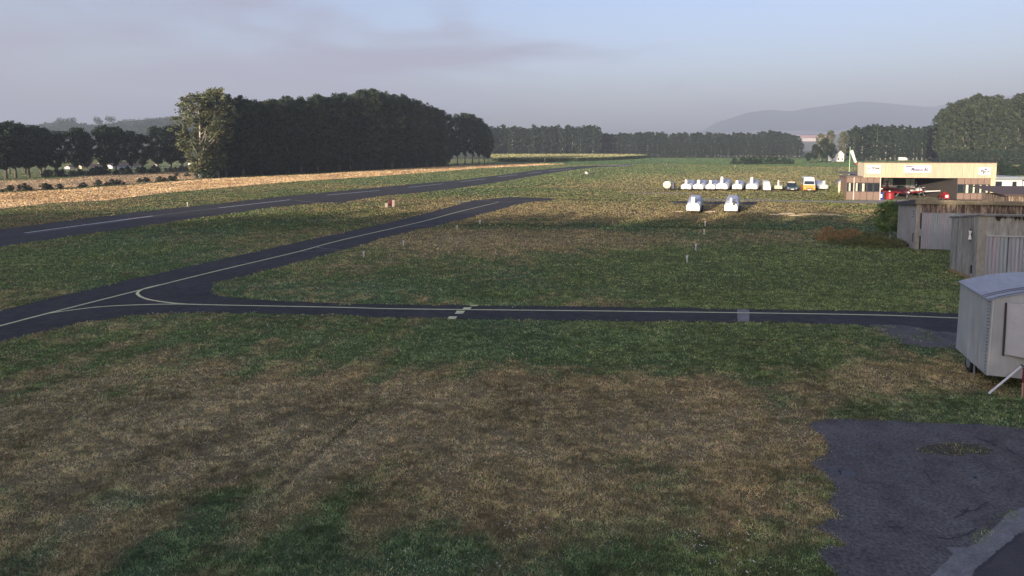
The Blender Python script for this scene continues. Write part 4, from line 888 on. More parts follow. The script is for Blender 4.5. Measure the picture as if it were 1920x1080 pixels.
# ------------------------------------------------------------------ the hangar
hx0, hy0 = G(1588, 374.5); HA = math.atan2(-3.0, 19.0)
hang = empty('hangar', (hx0, hy0, 0), HA, 'long low cream and brown aircraft hangar with an open bay and three signs', 'hangar')
cream = mat('cream_cladding', (0.52, 0.44, 0.31), 0.6, var=.08, scale=1.0, c2=(0.45,0.37,0.27), stretch=(1, 1, .15))
brown = mat('brown_panel', (0.205, 0.145, 0.115), 0.7, var=.15, scale=1.2)
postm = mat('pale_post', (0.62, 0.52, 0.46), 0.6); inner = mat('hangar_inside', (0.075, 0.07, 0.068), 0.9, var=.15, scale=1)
def local_px(px):   # photo column -> distance along the facade
    a = (px-CX)/F; t = math.tan(HA); sc = 8
    # point = (hx0 + u cosHA, hy0 + u sinHA); column condition with depth about y*cos + 8*sin
    k = a*(math.cos(PITCH)); c0 = a*(CAMH-2.5)*math.sin(PITCH)
    return (k*hy0 + c0 - hx0)/(math.cos(HA)-k*math.sin(HA))
def ZU(py, u): return Zat(py, hy0+u*math.sin(HA))
U = local_px
z_top = 5.72; z_f = 3.52
u_end = U(1865); u_f = U(1617); ub0, ub1 = U(1650.5), U(1795); D = 12.0
for u0, u1, nm in [(U(1588), ub0, 'l'), (ub1, U(1857), 'r')]:
    w0, w1 = ((343, 359) if nm == 'l' else (346, 362))
    zw1, zw0 = ZU(w0, (u0+u1)/2), ZU(w1, (u0+u1)/2)
    cols_ = [1588, 1601, 1613.5, 1626, 1638, 1650.5] if nm == 'l' else [1795, 1808, 1820.5, 1833, 1845, 1857]
    for i_, (a, b) in enumerate(zip(cols_[:-1], cols_[1:])):
        a, b = U(a), U(b)
        MB().box(a+.03, 0, .02, b-.03, .08, zw0-.05).build('lower_panel', brown, hang)
        MB().box(a+.03, 0, zw1+.05, b-.03, .08, z_f-.02).build('upper_panel', brown, hang)
        f_ = MB().box(a+.02, .02, zw0-.05, b-.02, .10, zw0+.03).box(a+.02, .02, zw1-.03, b-.02, .10, zw1+.05).box(a+.02, .02, zw0, a+.10, .1, zw1).box(b-.10, .02, zw0, b-.02, .1, zw1).build('window', chassis, hang)
        MB().box(a+.10, .05, zw0+.03, b-.10, .07, zw1-.03).build('pane', glass, f_)
        if (nm == 'l' and i_ in (0, 1)) or (nm == 'r' and i_ in (1, 2, 3, 4)):
            MB().box(a+.22, .10, zw0+.03, b-.18, .12, zw1-.05).build('curtain', mat('pale_green_curtain', (0.33,0.42,0.37), .9), f_)
            MB().box(a+.3, .03, zw0+.03, a+.55, .04, zw1-.05).build('blind', mat('cream_blind', (0.50,0.50,0.38), .8), f_)
        if (nm == 'l' and i_ == 2) or (nm == 'r' and i_ == 1): MB().box(a+.25, .02, zw0+.02, a+.58, .035, zw1-.1).build('notice', mat('notice_cream', (0.62,0.60,0.42), .8), f_)
    MB().box(u0, .02, -.05, u1, .09, .02).build('sill', chassis, hang)
for px in (1601, 1650.5): MB().box(U(px)-.06, -.06, 0, U(px)+.06, -.004, z_f-.02).build('post', postm, hang)
MB().box(U(1588)-.25, -.35, z_f, u_f-.02, 3.3, z_f+.14).build('canopy_roof', mat('felt_roof', (0.16,0.13,0.12), .9), hang)
MB().box(U(1857)+.02, -.05, 0, u_end, .30, z_f-.01).build('corner_column', mat('yellow_cream_column', (0.66,0.56,0.33), .6), hang)
MB().box(U(1857)+.1, .301, 0, u_end-.05, D, z_f-.01).build('side_wall', cream, hang)
MB().box(U(1588)-.02, .10, 0, U(1588)+.10, 3.0, z_f-.01).build('side_wall', brown, hang); MB().box(U(1588)+.101, 2.9, 0, ub0-.13, 3.0, z_f-.01).build('end_wall', brown, hang)
# fascia: ribbed sheets, each a piece
nS = 12
for k in range(nS):
    a, b = u_f+(u_end-u_f)*k/nS, u_f+(u_end-u_f)*(k+1)/nS-.02; q = MB(); pts = []
    nr = 5; st = (b-a)/nr
    for j in range(nr):
        x_ = a+j*st; pts += [(x_, -.30), (x_+st*.45, -.30), (x_+st*.55, -.255), (x_+st*.95, -.255)]
    pts += [(b, -.30), (b, -.12), (a, -.12)]
    q.prism(pts, z_top-z_f, 'z', z_f); q.build('cladding_sheet', cream, hang)
MB().box(u_f-.05, -.38, z_top-.02, u_end+.05, .5, z_top+.08).build('coping', mat('rusty_coping', (0.12,0.075,0.06), .8), hang)
MB().box(u_f-.05, -.36, z_f-.05, u_end+.02, -.1, z_f+.04).build('gutter_rail', mat('peeling_beige', (0.56,0.44,0.31), .8, var=.4, scale=3), hang)
MB().box(u_f+.001, -.119, z_f, u_f+.1, 2.0, z_top-.02).build('fascia_return', mat('pale_cream', (0.66,0.60,0.44), .7), hang)
MB().box(u_f+.15, .51, z_f+.2, u_end-.02, D, z_f+.32).build('roof', roofm, hang)
# inside of the bay
def brightened_glass():
    if 'brightened_glass' in MATS: return MATS['brightened_glass']
    m = bpy.data.materials.new('brightened_glass'); m.use_nodes = True; n = m.node_tree; tr = n.nodes.new('ShaderNodeBsdfTransparent'); tr.inputs[0].default_value = (.9, .95, 1, 1)
    ms = n.nodes.new('ShaderNodeMixShader'); ms.inputs[0].default_value = .45; b = n.nodes['Principled BSDF']; b.inputs['Roughness'].default_value = .1; b.inputs['Base Color'].default_value = (.5, .56, .6, 1)  # pale base colour stands in for daylight in the back windows
    n.links.new(b.outputs[0], ms.inputs[1]); n.links.new(tr.outputs[0], ms.inputs[2]); n.links.new(ms.outputs[0], n.nodes['Material Output'].inputs['Surface']); MATS['brightened_glass'] = m; return m
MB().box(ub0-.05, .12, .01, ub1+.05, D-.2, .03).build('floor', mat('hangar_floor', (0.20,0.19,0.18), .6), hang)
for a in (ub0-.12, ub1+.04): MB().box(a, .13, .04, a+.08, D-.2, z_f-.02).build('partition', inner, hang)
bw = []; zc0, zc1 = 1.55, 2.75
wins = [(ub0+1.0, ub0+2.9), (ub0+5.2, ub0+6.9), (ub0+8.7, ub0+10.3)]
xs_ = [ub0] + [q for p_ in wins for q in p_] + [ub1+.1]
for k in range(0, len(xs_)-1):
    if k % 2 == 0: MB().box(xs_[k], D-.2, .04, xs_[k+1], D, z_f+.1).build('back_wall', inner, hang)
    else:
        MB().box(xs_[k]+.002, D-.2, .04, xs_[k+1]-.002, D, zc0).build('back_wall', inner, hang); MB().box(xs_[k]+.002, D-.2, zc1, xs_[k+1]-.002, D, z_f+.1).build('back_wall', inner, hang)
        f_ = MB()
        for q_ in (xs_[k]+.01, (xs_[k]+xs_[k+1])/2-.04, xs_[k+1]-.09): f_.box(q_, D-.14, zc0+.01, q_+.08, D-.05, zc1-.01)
        f_ = f_.build('window', chassis, hang); clear = brightened_glass(); MB().box(xs_[k]+.1, D-.10, zc0+.02, xs_[k+1]-.1, D-.09, zc1-.02).build('pane', clear, f_)  # clear is the brightened glass, its pale colour standing in for daylight
# signs
def sign(x0, x1, y0, y1, build):
    u0, u1 = U(x0), U(x1); zt_, zb2 = ZU(y0, (u0+u1)/2), ZU(y1, (u0+u1)/2)
    s = MB().box(u0, -.36, zb2, u1, -.31, zt_).build('sign_board', signw, hang); build(s, u0, u1, zb2, zt_); return s
def s1(s, a, b, z0, z1):
    text('TECNAM', .50, black, 'sign_lettering', s, (a+(b-a)*.62, -.365, z0+(z1-z0)*.60), bold=.02, sx=.56)
    MB().prism([(a+.28+.12*math.cos(t), z0+(z1-z0)*.62+.12*math.sin(t)) for t in np.linspace(0, 6.28, 9)[:-1]], .01, 'y', -.375).build('sign_emblem', black, s)
    MB().box(a+.1, -.366, z0+(z1-z0)*.26, b-.1, -.361, z0+(z1-z0)*.30).build('sign_rule', mat('grey_print', (.35,.35,.38), .6), s)
def s2(s, a, b, z0, z1):
    h_ = z1-z0; w_ = b-a
    text('Moucco Ro', .72, navy, 'sign_lettering', s, (a+w_*.58, -.366, z0+h_*.46), bold=.024, sx=.70, shear=.15)
    MB().prism([(a+.25, z0+h_*.30), (a+w_*.27, z0+h_*.62), (a+w_*.27, z0+h_*.68), (a+.25, z0+h_*.42)], .01, 'y', -.37).build('sign_swoosh', mat('grey_blue_print', (.16,.18,.24), .6), s)
    MB().box(a+w_*.25, -.366, z0+h_*.25, a+w_*.86, -.361, z0+h_*.30).build('sign_rule', mat('grey_print', (0,0,0)), s)
    MB().prism([(a+.05, z1-.05), (a+w_*.6, z1-.08), (a+w_*.25, z1-h_*.22), (a+.3, z1-h_*.28)], .01, 'y', -.37).build('sign_landscape', mat('grey_blue_print', (0,0,0)), s)
    MB().prism([(b-.9, z0+h_*.25), (b-.2, z1-h_*.2), (b-.28, z1-h_*.2), (b-1.0, z0+h_*.25)], .01, 'y', -.37).build('sign_swoosh', mat('grey_blue_print', (0,0,0)), s)
def s3(s, a, b, z0, z1):
    h_ = z1-z0; w_ = b-a
    text('Piper', .62, black, 'sign_lettering', s, (a+w_*.5, -.366, z0+h_*.45), bold=.02, sx=.95, shear=.25)
    MB().prism([(a+w_*.42, z0+h_*.66), (a+w_*.74, z0+h_*.66), (a+w_*.58, z0+h_*.90)], .01, 'y', -.37).build('sign_emblem', navy, s)
    text('Service Center', .17, black, 'sign_small_print', s, (a+w_*.5, -.366, z0+h_*.13))
sign(1622.5, 1648.5, 309.5, 325, s1); sign(1692, 1742, 310, 323.5, s2); sign(1831, 1853.5, 313.5, 328, s3)
# things inside the bay
def hpos(u, v): return (hx0+u*math.cos(HA)-v*math.sin(HA), hy0+u*math.sin(HA)+v*math.cos(HA))
redp = mat('red_paint', (0.26, 0.02, 0.025), 0.35); bluedrum = mat('blue_plastic', (0.02, 0.05, 0.28), 0.45)
X, Y = hpos(ub0+.55, .9); e = empty('blue_bin', (X, Y, .03), HA, 'blue wheeled bin at the left side of the hangar bay', 'bin')
MB().loft([section(0, .62, 0, .9, .98, .5), section(.62, .62, 0, .9, .98, .5)]).build('body', bluedrum, e); MB().box(-.34, -.05, .98, .34, .68, 1.06).build('lid', bluedrum, e); MB().box(-.18, -.015, .3, .16, -.004, .8).build('sticker', signw, e)
X, Y = hpos(ub0+1.95, 1.4); e = empty('red_drum', (X, Y, .03), HA, 'large round red tank standing beside the blue bin in the hangar', 'tank')
MB().tube([(0, 0, 0), (0, 0, .12), (0, 0, .95), (0, 0, 1.12), (0, 0, 1.2)], [.55, .66, .66, .55, .2], 20).build('drum', redp, e, smooth=False); MB().tube([(0, 0, 1.2), (0, 0, 1.32)], .12, 8).build('cap', signw, e)
def aeroplane(u, v, yaw, label, m1, m2, span=9.0, L_=6.2, z=.95):
    X, Y = hpos(u, v); e = empty('light_aeroplane', (X, Y, .03), yaw, label, 'aeroplane', 'light aeroplanes in the hangar')
    def ell(y, rx, rz_, cz): return [(rx*math.cos(t), y, cz+rz_*math.sin(t)) for t in np.linspace(0, 2*math.pi, 13)[:-1]]
    MB().loft([ell(-.1, .16, .16, z+.15), ell(.1, .42, .38, z+.15), ell(1.0, .52, .48, z+.2), ell(2.4, .55, .52, z+.25), ell(4.0, .32, .34, z+.3), ell(L_, .08, .14, z+.4)]).build('fuselage', m1, e, smooth=True)
    MB().loft([ell(1.1, .30, .10, z+.6), ell(1.6, .42, .45, z+.62), ell(2.6, .40, .42, z+.62), ell(3.3, .2, .1, z+.55)]).build('canopy', glass, e, smooth=True)
    for s in (-1, 1):
        MB().loft([[(s*.3, .9, z-.08), (s*.3, 2.4, z-.06), (s*.3, 2.3, z+.06), (s*.3, 1.1, z+.12)], [(s*span/2, 1.2, z+.26), (s*span/2, 2.1, z+.28), (s*span/2, 2.0, z+.33), (s*span/2, 1.3, z+.36)]]).build('wing', m2, e)
        MB().loft([[(s*.05, L_-.8, z+.42), (s*.05, L_-.1, z+.42), (s*.05, L_-.1, z+.47), (s*.05, L_-.8, z+.47)], [(s*1.4, L_-.6, z+.45), (s*1.4, L_-.1, z+.45), (s*1.4, L_-.1, z+.48), (s*1.4, L_-.6, z+.48)]]).build('tailplane', m2, e)
        MB().tube([(s*.4, 1.7, z), (s*.95, 1.8, .25)], .04, 6).build('gear_leg', steel, e); wheel(e, s*1.0, 1.8, .2, .12)
    MB().prism([(L_-1.0, z+.4), (L_-.1, z+.4), (L_+.1, z+1.5), (L_-.35, z+1.5)], .06, 'x', -.03).build('fin', m1, e)
    MB().tube([(0, .35, z), (0, .3, .2)], .035, 6).build('gear_leg', steel, e); wheel(e, 0, .3, .18, .1)
    MB().tube([(0, -.1, z+.15), (0, -.35, z+.15)], [.15, .03], 10).build('spinner', signw, e)
    MB().box(-.05, -.18, z-.72, .05, -.14, z+1.02).build('propeller', chassis, e); return e
aeroplane(ub0+4.6, 1.4, HA+R(6), 'dark red light aeroplane with bright red wings nearest the front of the hangar bay', mat('dark_maroon', (0.06,0.02,0.03), .4), redp, 6.8)
aeroplane(ub0+7.6, 4.6, HA-R(20), 'white low wing aeroplane behind the red one in the hangar', signw, signw, 7.5)
aeroplane(ub0+2.6, 6.0, HA+R(20), 'dark aeroplane at the back left of the hangar bay', mat('dark_maroon', (0.04,0.02,0.03), .4), mat('dark_maroon', (0,0,0)), 5.2, z=1.2)
X, Y = hpos(ub1-.9, .9); e = empty('red_tow_cart', (X, Y, .03), HA, 'small red and white tow cart at the right side of the hangar bay', 'cart')
MB().loft([section(0, .8, .2, .7, .9, .4), section(.5, .7, .25, 1.0, 1.25, .3), section(1.3, .8, .2, .7, .9, .5)]).build('body', redp, e); MB().box(-.18, -.02, .4, .18, 0, .8).build('panel', signw, e)
for s in (-1, 1):
    for yy in (.2, 1.1): wheel(e, s*.42, yy, .2, .12)
X, Y = hpos(ub0+9.0, 9); e = empty('workbench', (X, Y, .03), HA, 'cluttered dark workbench along the back wall of the hangar', 'workbench')
MB().box(-2.2, 0, .8, 2.2, .7, .88).build('top', brown, e)
for s in (-2.1, 2.0): MB().box(s, .05, 0, s+.1, .6, .8).build('leg', chassis, e)
for k in range(6): MB().box(-2+k*.7, .1, .885, -2+k*.7+random.uniform(.2, .45), .5, .9+random.uniform(.15, .5)).build('tool_box', [chassis, redp, steel][k % 3], e)


# ------------------------------------------------------------------ right of the hangar
x, y = G(1866, 384); Yb = 104.0; xa = XatY(1866, Yb); e = empty('white_building', (xa, Yb, 0), R(-6), 'low white flat roofed building with dark windows right of the hangar', 'building')
ztop = Zat(331, Yb); zrf = Zat(337, Yb); Wb = XatY(1914, Yb)-xa
MB().box(0, 0, 0, Wb, 7, zrf).build('wall', wallw, e); MB().box(-.3, -.5, zrf+.004, Wb+.4, 7.4, ztop).build('roof', mat('grey_blue_roof', (0.22,0.25,0.28), .6), e)
for a, b in ((1867.5, 1879), (1897, 1904.5)):
    z0, z1 = Zat(352.5, Yb), Zat(340, Yb); a, b = XatY(a, Yb)-xa, XatY(b, Yb)-xa; f_ = MB().box(a, -.05, z0, b, .05, z1).build('window', chassis, e); MB().box(a+.08, -.07, z0+.08, b-.08, -.052, z1-.08).build('pane', glass, f_)
MB().box(Wb+.02, .5, 0, Wb+.45, 7, zrf).build('dark_side', mat('dark_violet_wall', (0.06,0.05,0.08), .8), e)
xa2 = XatY(1917, Yb); e = empty('white_annex', (xa2+.3, Yb+1, 0), R(-6), 'white building wing cut off by the photo\'s right edge', 'building'); MB().box(0, 0, 0, 8, 6, zrf-.3).build('wall', wallw, e); MB().box(-.2, -.3, zrf-.296, 8.2, 6.3, zrf).build('roof', roofm, e); MB().box(3, -.03, 1, 4.5, .03, 2.2).build('window', glass, e)
e = car('parked_car', 1889, 386, R(-80), 'white car parked side on behind the brown roofed hut', 'car', 1.75, 4.0, 1.5, 1.0, .9, whitep, None, .7)
e.location = (XatY(1869, 88), 88, 0); e.rotation_euler[2] = R(-82)
Yh = 66.0; xa = XatY(1890, Yh); e = empty('brown_hut', (xa, Yh, 0), R(-8), 'low wooden hut with a dark brown sloping roof at the right edge', 'hut')
zr_ = Zat(356, Yh); ze_ = Zat(367, Yh)
pl = mat('weathered_planks', (0.085, 0.058, 0.045), .85, var=.5, scale=1.8, c2=(0.38,0.31,0.24), stretch=(4, 4, .5), thr=(.45, .62))
MB().box(.4, .3, 0, 6, 5, ze_-.02).build('wall', pl, e); MB().prism([(-.2, ze_), (5.6, zr_), (5.6, zr_+.12), (-.2, ze_+.14)], 7, 'x', -.3).build('roof', mat('brown_roof', (0.085,0.06,0.055), .85, var=.2, scale=2), e)
for k in range(6): MB().box(.45+k*.5, .26, .1, .9+k*.5, .295, ze_-.1).build('plank', pl, e)

# ------------------------------------------------------------------ the long wooden shed
ox, oy = G(1714, 467.5); SA = R(-12)
shed = empty('wooden_shed', (ox, oy, 0), SA, 'long garage shed with a weathered plank band above corrugated doors', 'shed')
zf1, zf0 = Zat(374, oy), Zat(382, oy); zp = Zat(398, oy)
render_ = mat('grey_render', (0.36, 0.36, 0.35), .85, var=.12, scale=1.2, c2=(0.29,0.28,0.26), stretch=(1, 1, .5)); conc = mat('stained_concrete', (0.33, 0.33, 0.30), .9, var=.3, scale=.9, c2=(0.14,0.14,0.125), stretch=(2.2, 2.2, .30), thr=(.48, .70), bump=.3)
conc_l = mat('pale_concrete', (0.36, 0.355, 0.31), .9, var=.18, scale=1.2, c2=(0.24,0.22,0.18), stretch=(1.5, 1.5, .4))
galv = mat('galvanised_door', (0.30, 0.37, 0.39), .5, metal=.25, var=.08, scale=.8, c2=(0.38,0.35,0.39), stretch=(2.2, 2.2, .05), thr=(.42, .58))
Ds = 3.4; zb = zf0-.42
MB().prism([(0.02, 0.02), (0.02, zf0-.02), (Ds, zb), (Ds, .45), (1.0, .25), (.9, .02)], .16, 'x', 0.0).build('left_wall', render_, shed)
MB().box(0.0, -.06, 0, .30, .017, zf0-.01).build('corner_pillar', conc_l, shed)
zt_, zo = zp, .02
def corrugated(name, x0, x1, z0, z1, m, parent, period=.076*2, amp=.022, y=0.0):
    q = MB(); n_ = max(4, int((x1-x0)/period*8)); pts = [(x0+(x1-x0)*k/n_, y+amp*math.sin(2*math.pi*(x0+(x1-x0)*k/n_)/period)) for k in range(n_+1)]
    q.v = [(a, b, z0) for a, b in pts]+[(a, b, z1) for a, b in pts]+[(a, b+.01, z0) for a, b in pts]+[(a, b+.01, z1) for a, b in pts]; k_ = n_+1
    q.f = [(k, k+1, k+1+k_, k+k_) for k in range(n_)]+[(k+2*k_+1, k+2*k_, k+3*k_, k+1+3*k_) for k in range(n_)]+[(0, k_, 3*k_, 2*k_), (k_-1, 3*k_-1, 4*k_-1, 2*k_-1)]
    return q.build(name, m, parent, smooth=False)
x_ = .42
for k in range(9):
    corrugated('door_sheet', x_, x_+1.12, .06, zp-.06, galv, shed, y=-.02); x_ += 1.13
MB().box(.31, .04, 0, 11.5, .12, zp).build('door_backing', chassis, shed)
MB().box(.301, -.05, zp-.05, 11.5, .018, zp-.003).build('door_rail', steel, shed)
q = MB(); random.seed(9); x_ = .31
while x_ < 11.4:
    wd = random.uniform(.11, .17); dy = random.uniform(-.04, 0); q.box(x_, dy, zp+random.uniform(-.03, .02), x_+wd-.012, .03, zf0-.004); x_ += wd
o = q.build('plank', pl, shed); o['kind'] = 'stuff'
MB().box(.3, .035, zp, 11.5, .06, zf0-.006).build('plank_backing', chassis, shed)
MB().box(-.12, -.30, zf0, 11.6, -.24, zf1).build('fascia_board', mat('mossy_board', (0.24,0.20,0.14), .9, var=.3, scale=2, c2=(0.15,0.14,0.09)), shed)
MB().prism([(-.235, zf0+.02), (-.235, zf1-.03), (Ds+.25, zb+.19), (Ds+.25, zb+.03)], 11.75, 'x', -.18).build('roof', mat('cement_roof', (0.25,0.26,0.28), .9, var=.25, scale=1.5, c2=(0.16,0.16,0.16)), shed)
MB().prism([(-.30, zf0-.10), (-.30, zf1+.02), (Ds+.3, zb+.22), (Ds+.3, zb+.02)], .05, 'x', -.24).build('barge_board', mat('dark_edge', (0.07,0.07,0.08), .8), shed)
for k in range(3): MB().box(-.03, .35, 2.95-k*.22, -.003, .45, 3.03-k*.22).build('vent_slot', chassis, shed)
MB().box(-.04, .22, .55, -.003, .34, 1.25).build('pipe', chassis, shed)
MB().box(.25, -.10, 1.1, .46, -.07, 1.65).build('door_lock_plate', steel, shed)
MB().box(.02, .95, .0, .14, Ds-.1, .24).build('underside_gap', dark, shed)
MB().box(11.4, .05, 0, 11.55, Ds, zb).build('right_wall', render_, shed)

# ------------------------------------------------------------------ the concrete garage
ox, oy = G(1829, 526.5); GA = R(-12)
gar = empty('concrete_garage', (ox, oy, 0), GA, 'stained concrete garage with tall galvanised doors behind the covered trailer', 'garage')
zt2 = Zat(404, oy); zd = Zat(441, oy); Dg = 3.3; zb2 = Zat(409, oy+Dg)
for k in range(4):
    a, b = .32+(Dg-.32)*k/4, .32+(Dg-.32)*(k+1)/4-(.05 if k != 2 else .10); za, zb_ = zt2+(zb2-zt2)*a/Dg, zt2+(zb2-zt2)*b/Dg
    MB().prism([(a, 0), (b, 0), (b, zb_-.02), (a, za-.02)], .12, 'x', 0.0+(0.02 if k % 2 else 0)).build('concrete_panel', conc if k != 1 else conc_l, gar)
MB().box(.14, .3, 0, .2, Dg-.05, zb2-.1).build('joint_backing', dark, gar)
MB().box(-.02, -.04, 0, .40, .30, zt2-.02).build('corner_pillar', conc_l, gar)
x_ = .42
for k in range(7):
    corrugated('door_sheet', x_, x_+1.18, .08, zd-.06, galv, gar, y=.02, period=.2, amp=.028); MB().box(x_+1.18, -.02, .05, x_+1.195, .05, zd-.06).build('door_seam', chassis, gar); x_ += 1.20
MB().box(.41, .07, 0, 9, .13, zd).build('door_backing', chassis, gar)
MB().box(.41, -.10, zd-.05, 9, -.02, zd+.03).build('door_rail', mat('pale_rail', (0.45,0.46,0.46), .6), gar)
x_ = .41
for wd in (1.9, 1.95, 1.9, 1.95): MB().box(x_, -.015, zd+.035, x_+wd-.02, .12, zt2-.06).build('lintel_panel', conc, gar); x_ += wd
MB().prism([(-.18, zt2-.02), (-.18, zt2+.09), (Dg+.15, zb2+.10), (Dg+.15, zb2-.01)], 9.2, 'x', -.05).build('roof', mat('bitumen_roof', (0.22,0.23,0.24), .9, var=.3, scale=1.2, c2=(0.10,0.10,0.09)), gar)
q = MB(); random.seed(3)
for k in range(70):
    a = random.choice([random.uniform(2.1, 3.4), random.uniform(.5, 8.5)]); q.prism([(a, zt2+.0), (a+random.uniform(.08, .2), zt2), (a+.09, zt2-random.uniform(.08, .32))], .03, 'y', -.23)
o = q.build('hanging_moss', mat('dark_moss', (0.03,0.028,0.02), .95), gar); o['kind'] = 'stuff'
l_ = MB().tube([(-.10, .62, 2.35), (-.10, .62, 3.05)], [.05, .05], 8).build('wall_lamp', chassis, gar); MB().tube([(-.12, .62, 2.42), (-.12, .62, 2.72), (-.12, .62, 2.95)], [.10, .045, .10], 8).build('lamp_glass', signw, l_)
MB().box(-.025, .45, .35, -.003, .62, .85).build('hatch', dark, gar)
q = MB()
for k in range(60):
    a = random.uniform(0, Dg); q.prism([(a, 0), (a+.1, 0), (a+.05, random.uniform(.1, .28))], .01, 'x', -.06-random.random()*.08)
o = q.build('dry_grass_tuft', mat('dry_tuft', (0.34,0.24,0.11), .9), gar); o['kind'] = 'stuff'

# ------------------------------------------------------------------ covered show trailer at the right edge
zcb = .52; tx, ty = G(1848.5, 703, zcb); TA = R(-20)
tr = empty('covered_trailer', (tx, ty, 0), TA, 'big box trailer wrapped in grey white tarpaulin with an arched roof', 'trailer')
tarp = mat('grey_tarpaulin', (0.46, 0.47, 0.455), .6, var=.07, scale=.9, c2=(0.41,0.42,0.40), bump=.25, stretch=(1.5, 1.5, .4)); tarp_b = mat('grey_roof_sheet', (0.37, 0.37, 0.39), .55, var=.1, scale=1.3, c2=(0.31,0.31,0.335), stretch=(1, .3, 1))
zTop = Zat(563, ty); LT = 2.95; WT = 4.6
def cloth(name, P00, P10, P11, P01, nu, nv_, fold, m, parent, seed=0, dirx=(0, 0, 0)):
    r = np.random.default_rng(seed); A_, B_, C_, D_ = [np.array(p, float) for p in (P00, P10, P11, P01)]
    nrm = np.cross(B_-A_, D_-A_); nrm /= np.linalg.norm(nrm); q = MB()
    for j in range(nv_+1):
        for i in range(nu+1):
            s, t = i/nu, j/nv_; p = (A_*(1-s)+B_*s)*(1-t)+(D_*(1-s)+C_*s)*t
            ed = min(1, 4*min(s, 1-s))*min(1, 4*(1-t)+.1)
            wv = math.sin(s*31+seed)*.5+math.sin(s*53+2*seed+t*2)*.3+(float(vnoise(np.array([s*7+seed]), np.array([t*4+seed]))[0])-.5)*1.6+.6*math.sin((s+t*.8)*12+seed)
            q.v.append(tuple(p+nrm*fold*wv*ed))
    for j in range(nv_):
        for i in range(nu): a = j*(nu+1)+i; q.f.append((a, a+1, a+nu+2, a+nu+1))
    return q.build(name, m, parent, smooth=True)
cloth('side_cover', (0, LT, zcb-.02), (0, 0, zcb), (0.06, 0.02, zTop), (0.05, LT, zTop), 40, 16, .022, tarp, tr, 3)
cloth('end_cover', (0, 0, zcb), (WT, 0, zcb), (WT, .02, zTop), (0.06, 0.02, zTop), 60, 16, .025, tarp, tr, 5)
cloth('end_cover', (WT, LT, zcb), (0, LT, zcb), (0.05, LT, zTop), (WT, LT, zTop), 10, 6, .02, tarp, tr, 8)
q = MB(); n_ = 28
def arch(s): return zTop+.50*(1-(2*s-1)**2)+.0
for y_ in (-.05, LT*.5, LT+.05):
    for k in range(n_+1): s = k/n_; q.v.append((-.04+(WT+.08)*s, y_, arch(s)))
for j in range(2):
    for k in range(n_): a = j*(n_+1)+k; q.f.append((a, a+1, a+n_+2, a+n_+1))
q.build('roof_sheet', tarp_b, tr, smooth=True)
q = MB()
for y_ in (.01, LT-.01):
    i = len(q.v)
    for k in range(n_+1): s = k/n_; q.v += [(WT*s, y_, zTop-.01), (WT*s, y_, arch(s)-.012)]
    for k in range(n_): q.f.append((i+2*k, i+2*k+2, i+2*k+3, i+2*k+1))
q.build('gable_cover', tarp, tr)
for y_ in (.06, .42, .60): MB().tube([(-.03+(WT+.06)*k/24, y_, arch(k/24)+.012) for k in range(25)], .014, 5).build('roof_strap', mat('dark_strap', (0.10,0.11,0.14), .8), tr)
MB().tube([(-.04, LT, zTop+.01), (-.04, -.05, zTop+.01)], .02, 6).build('edge_seam', mat('seam_grey', (0.30,0.31,0.33), .7), tr)
for k in range(22):                                      # lacing along the corner
    z_ = zcb+.08+(zTop-zcb-.15)*k/21; MB().box(-.03+.05*k/21*0, .015, z_, -.012+.045*k/21, .10, z_+.03).build('lace', mat('lace_dark', (0.24,0.25,0.25), .8), tr)
MB().tube([(.04, -.03, zcb), (.09, -.03, zTop)], .018, 6).build('corner_seam', mat('seam_light', (0.58,0.60,0.60), .7), tr)
# projecting bay in the end face
bx0, bx1 = .46, 2.7; z0_, z1_ = 1.28, zTop-.04
MB().prism([(bx0, -.03), (bx0+.62, -.34), (bx1-.4, -.34), (bx1, -.03)], z1_-z0_, 'z', z0_).build('bay_box', mat('pale_grey_panel', (0.52,0.52,0.52), .5, var=.06, scale=1), tr)
MB().box(bx0-.06, -.07, z0_-.25+.2, bx0-.02, -.02, z1_).build('bay_seam', chassis, tr); MB().box(bx0+.60, -.36, z0_, bx0+.64, -.345, z1_).build('bay_edge', mat('seam_light', (0,0,0)), tr)
MB().box(bx0+.66, -.349, z0_+.02, bx1-.42, -.343, z1_-.02).build('bay_front', mat('blue_grey_panel', (0.24,0.27,0.33), .35), tr)
MB().box(.25, .35, .38, WT-.2, LT-.25, zcb-.02).build('chassis', chassis, tr)
for y_ in (LT*.62,): 
    wheel(tr, .16, y_, .34, .2); wheel(tr, WT-.3, y_, .34, .2)
MB().box(.05, LT*.62-.42, .52, .2, LT*.62+.42, .80).build('mudguard', chassis, tr)
MB().tube([(.10, LT*.45, .0), (.10, LT*.45, .75)], .03, 6).build('corner_jack', steel, tr)
MB().tube([(1.6, .1, .05), (1.6, .1, .5)], .035, 6).build('corner_jack', steel, tr)
MB().box(1.35, -.02, .25, 1.6, .25, .50).build('coupling_box', steel, tr)
a0 = G(1854, 739); 
p0 = Vector((a0[0], a0[1], 0.02)); xx, yy = G(1916, 686, .95); p1 = Vector((xx, yy, .95))
e = empty('prop_pole', (p0.x, p0.y, 0), 0, 'long white pole leaning from the grass up to the covered trailer', 'pole'); d_ = p1-p0
MB().tube([(0, 0, .02), tuple(d_+Vector((0, 0, .02)))], .032, 8).build('shaft', signw, e); MB().tube([tuple(d_*.985+Vector((0, 0, .02))), tuple(d_*1.02+Vector((0, 0, .02)))], .045, 8).build('end_fitting', chassis, e)
x, y = G(1916.5, 745); e = empty('striped_pole', (x, y, 0), 0, 'upright red and white pole beside the covered trailer at the right edge', 'pole')
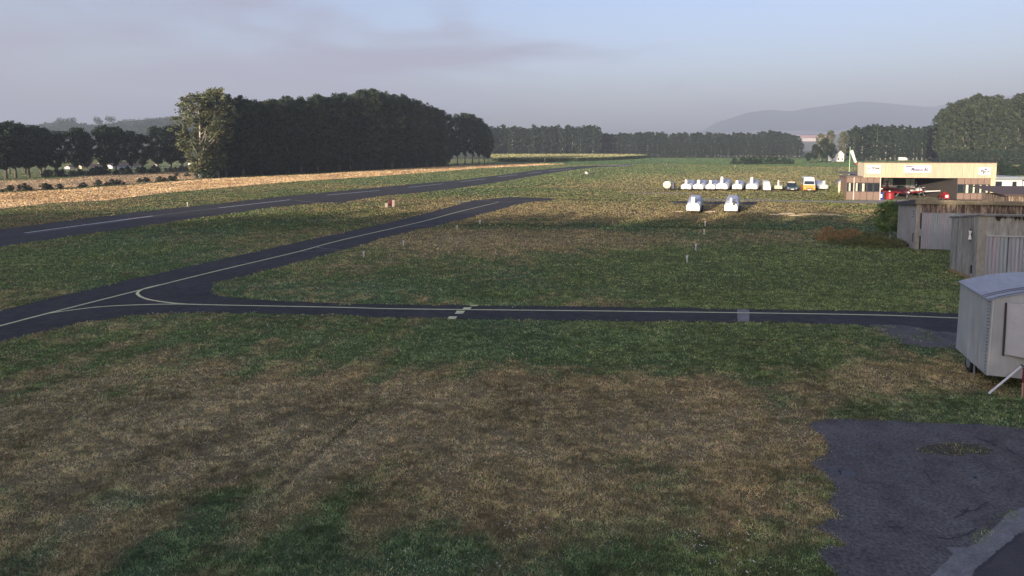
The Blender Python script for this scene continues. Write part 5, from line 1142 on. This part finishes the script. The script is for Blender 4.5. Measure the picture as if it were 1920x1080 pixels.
for k in range(4): MB().tube([(0, 0, .0+k*.24), (0, 0, .24+k*.24-.001)], .028, 8).build('stripe', [mat('pole_pink', (0.55,0.30,0.24), .6), mat('pole_dark_red', (0.22,0.03,0.04), .6)][1 if k >= 2 else 0], e)


# ------------------------------------------------------------------ haze
bm_ = MB().box(-4200, -350, -1.0, 9800, 7900, 640)
hm = bpy.data.materials.new('haze_air'); hm.use_nodes = True; hn = hm.node_tree; hn.nodes.clear()
pv = hn.nodes.new('ShaderNodeVolumePrincipled'); pv.inputs['Color'].default_value = (0.70, 0.82, 1.0, 1); pv.inputs['Density'].default_value = HAZE_DENSITY; pv.inputs['Anisotropy'].default_value = 0.0
ho = hn.nodes.new('ShaderNodeOutputMaterial'); hn.links.new(pv.outputs[0], ho.inputs['Volume'])
hzo = bm_.build('haze', hm); mv = MB(); n_u, n_v = 20, 10
for cx_, cy_, cz_, ra, rb, rc in ((XatY(1470, 4300), 4300, 55, 620, 260, 75), (XatY(1640, 4500), 4500, 60, 480, 240, 95), (XatY(1330, 4600), 4600, 30, 500, 250, 45)):
    rings_ = []
    for v_ in range(n_v+1):
        ph = -math.pi/2 + math.pi*v_/n_v; rings_.append([(cx_+ra*max(.01, math.cos(ph))*math.cos(u_), cy_+rb*max(.01, math.cos(ph))*math.sin(u_), max(1.0, cz_+rc*math.sin(ph))) for u_ in np.linspace(0, 2*math.pi, n_u+1)[:-1]])
    mv.loft(rings_)
mm = bpy.data.materials.new('mist_air'); mm.use_nodes = True; mn = mm.node_tree; mn.nodes.clear()
pm = mn.nodes.new('ShaderNodeVolumePrincipled'); pm.inputs['Color'].default_value = (0.92, 0.90, 0.94, 1); pm.inputs['Density'].default_value = 0.0032
mo = mn.nodes.new('ShaderNodeOutputMaterial'); mn.links.new(pm.outputs[0], mo.inputs['Volume'])
tag(mv.build('mist', mm), 'pale mist banks lying at the foot of the far mountains', 'mist', kind='stuff')
tag(hzo, 'thin pale morning haze over the whole airfield', 'haze', kind='stuff')
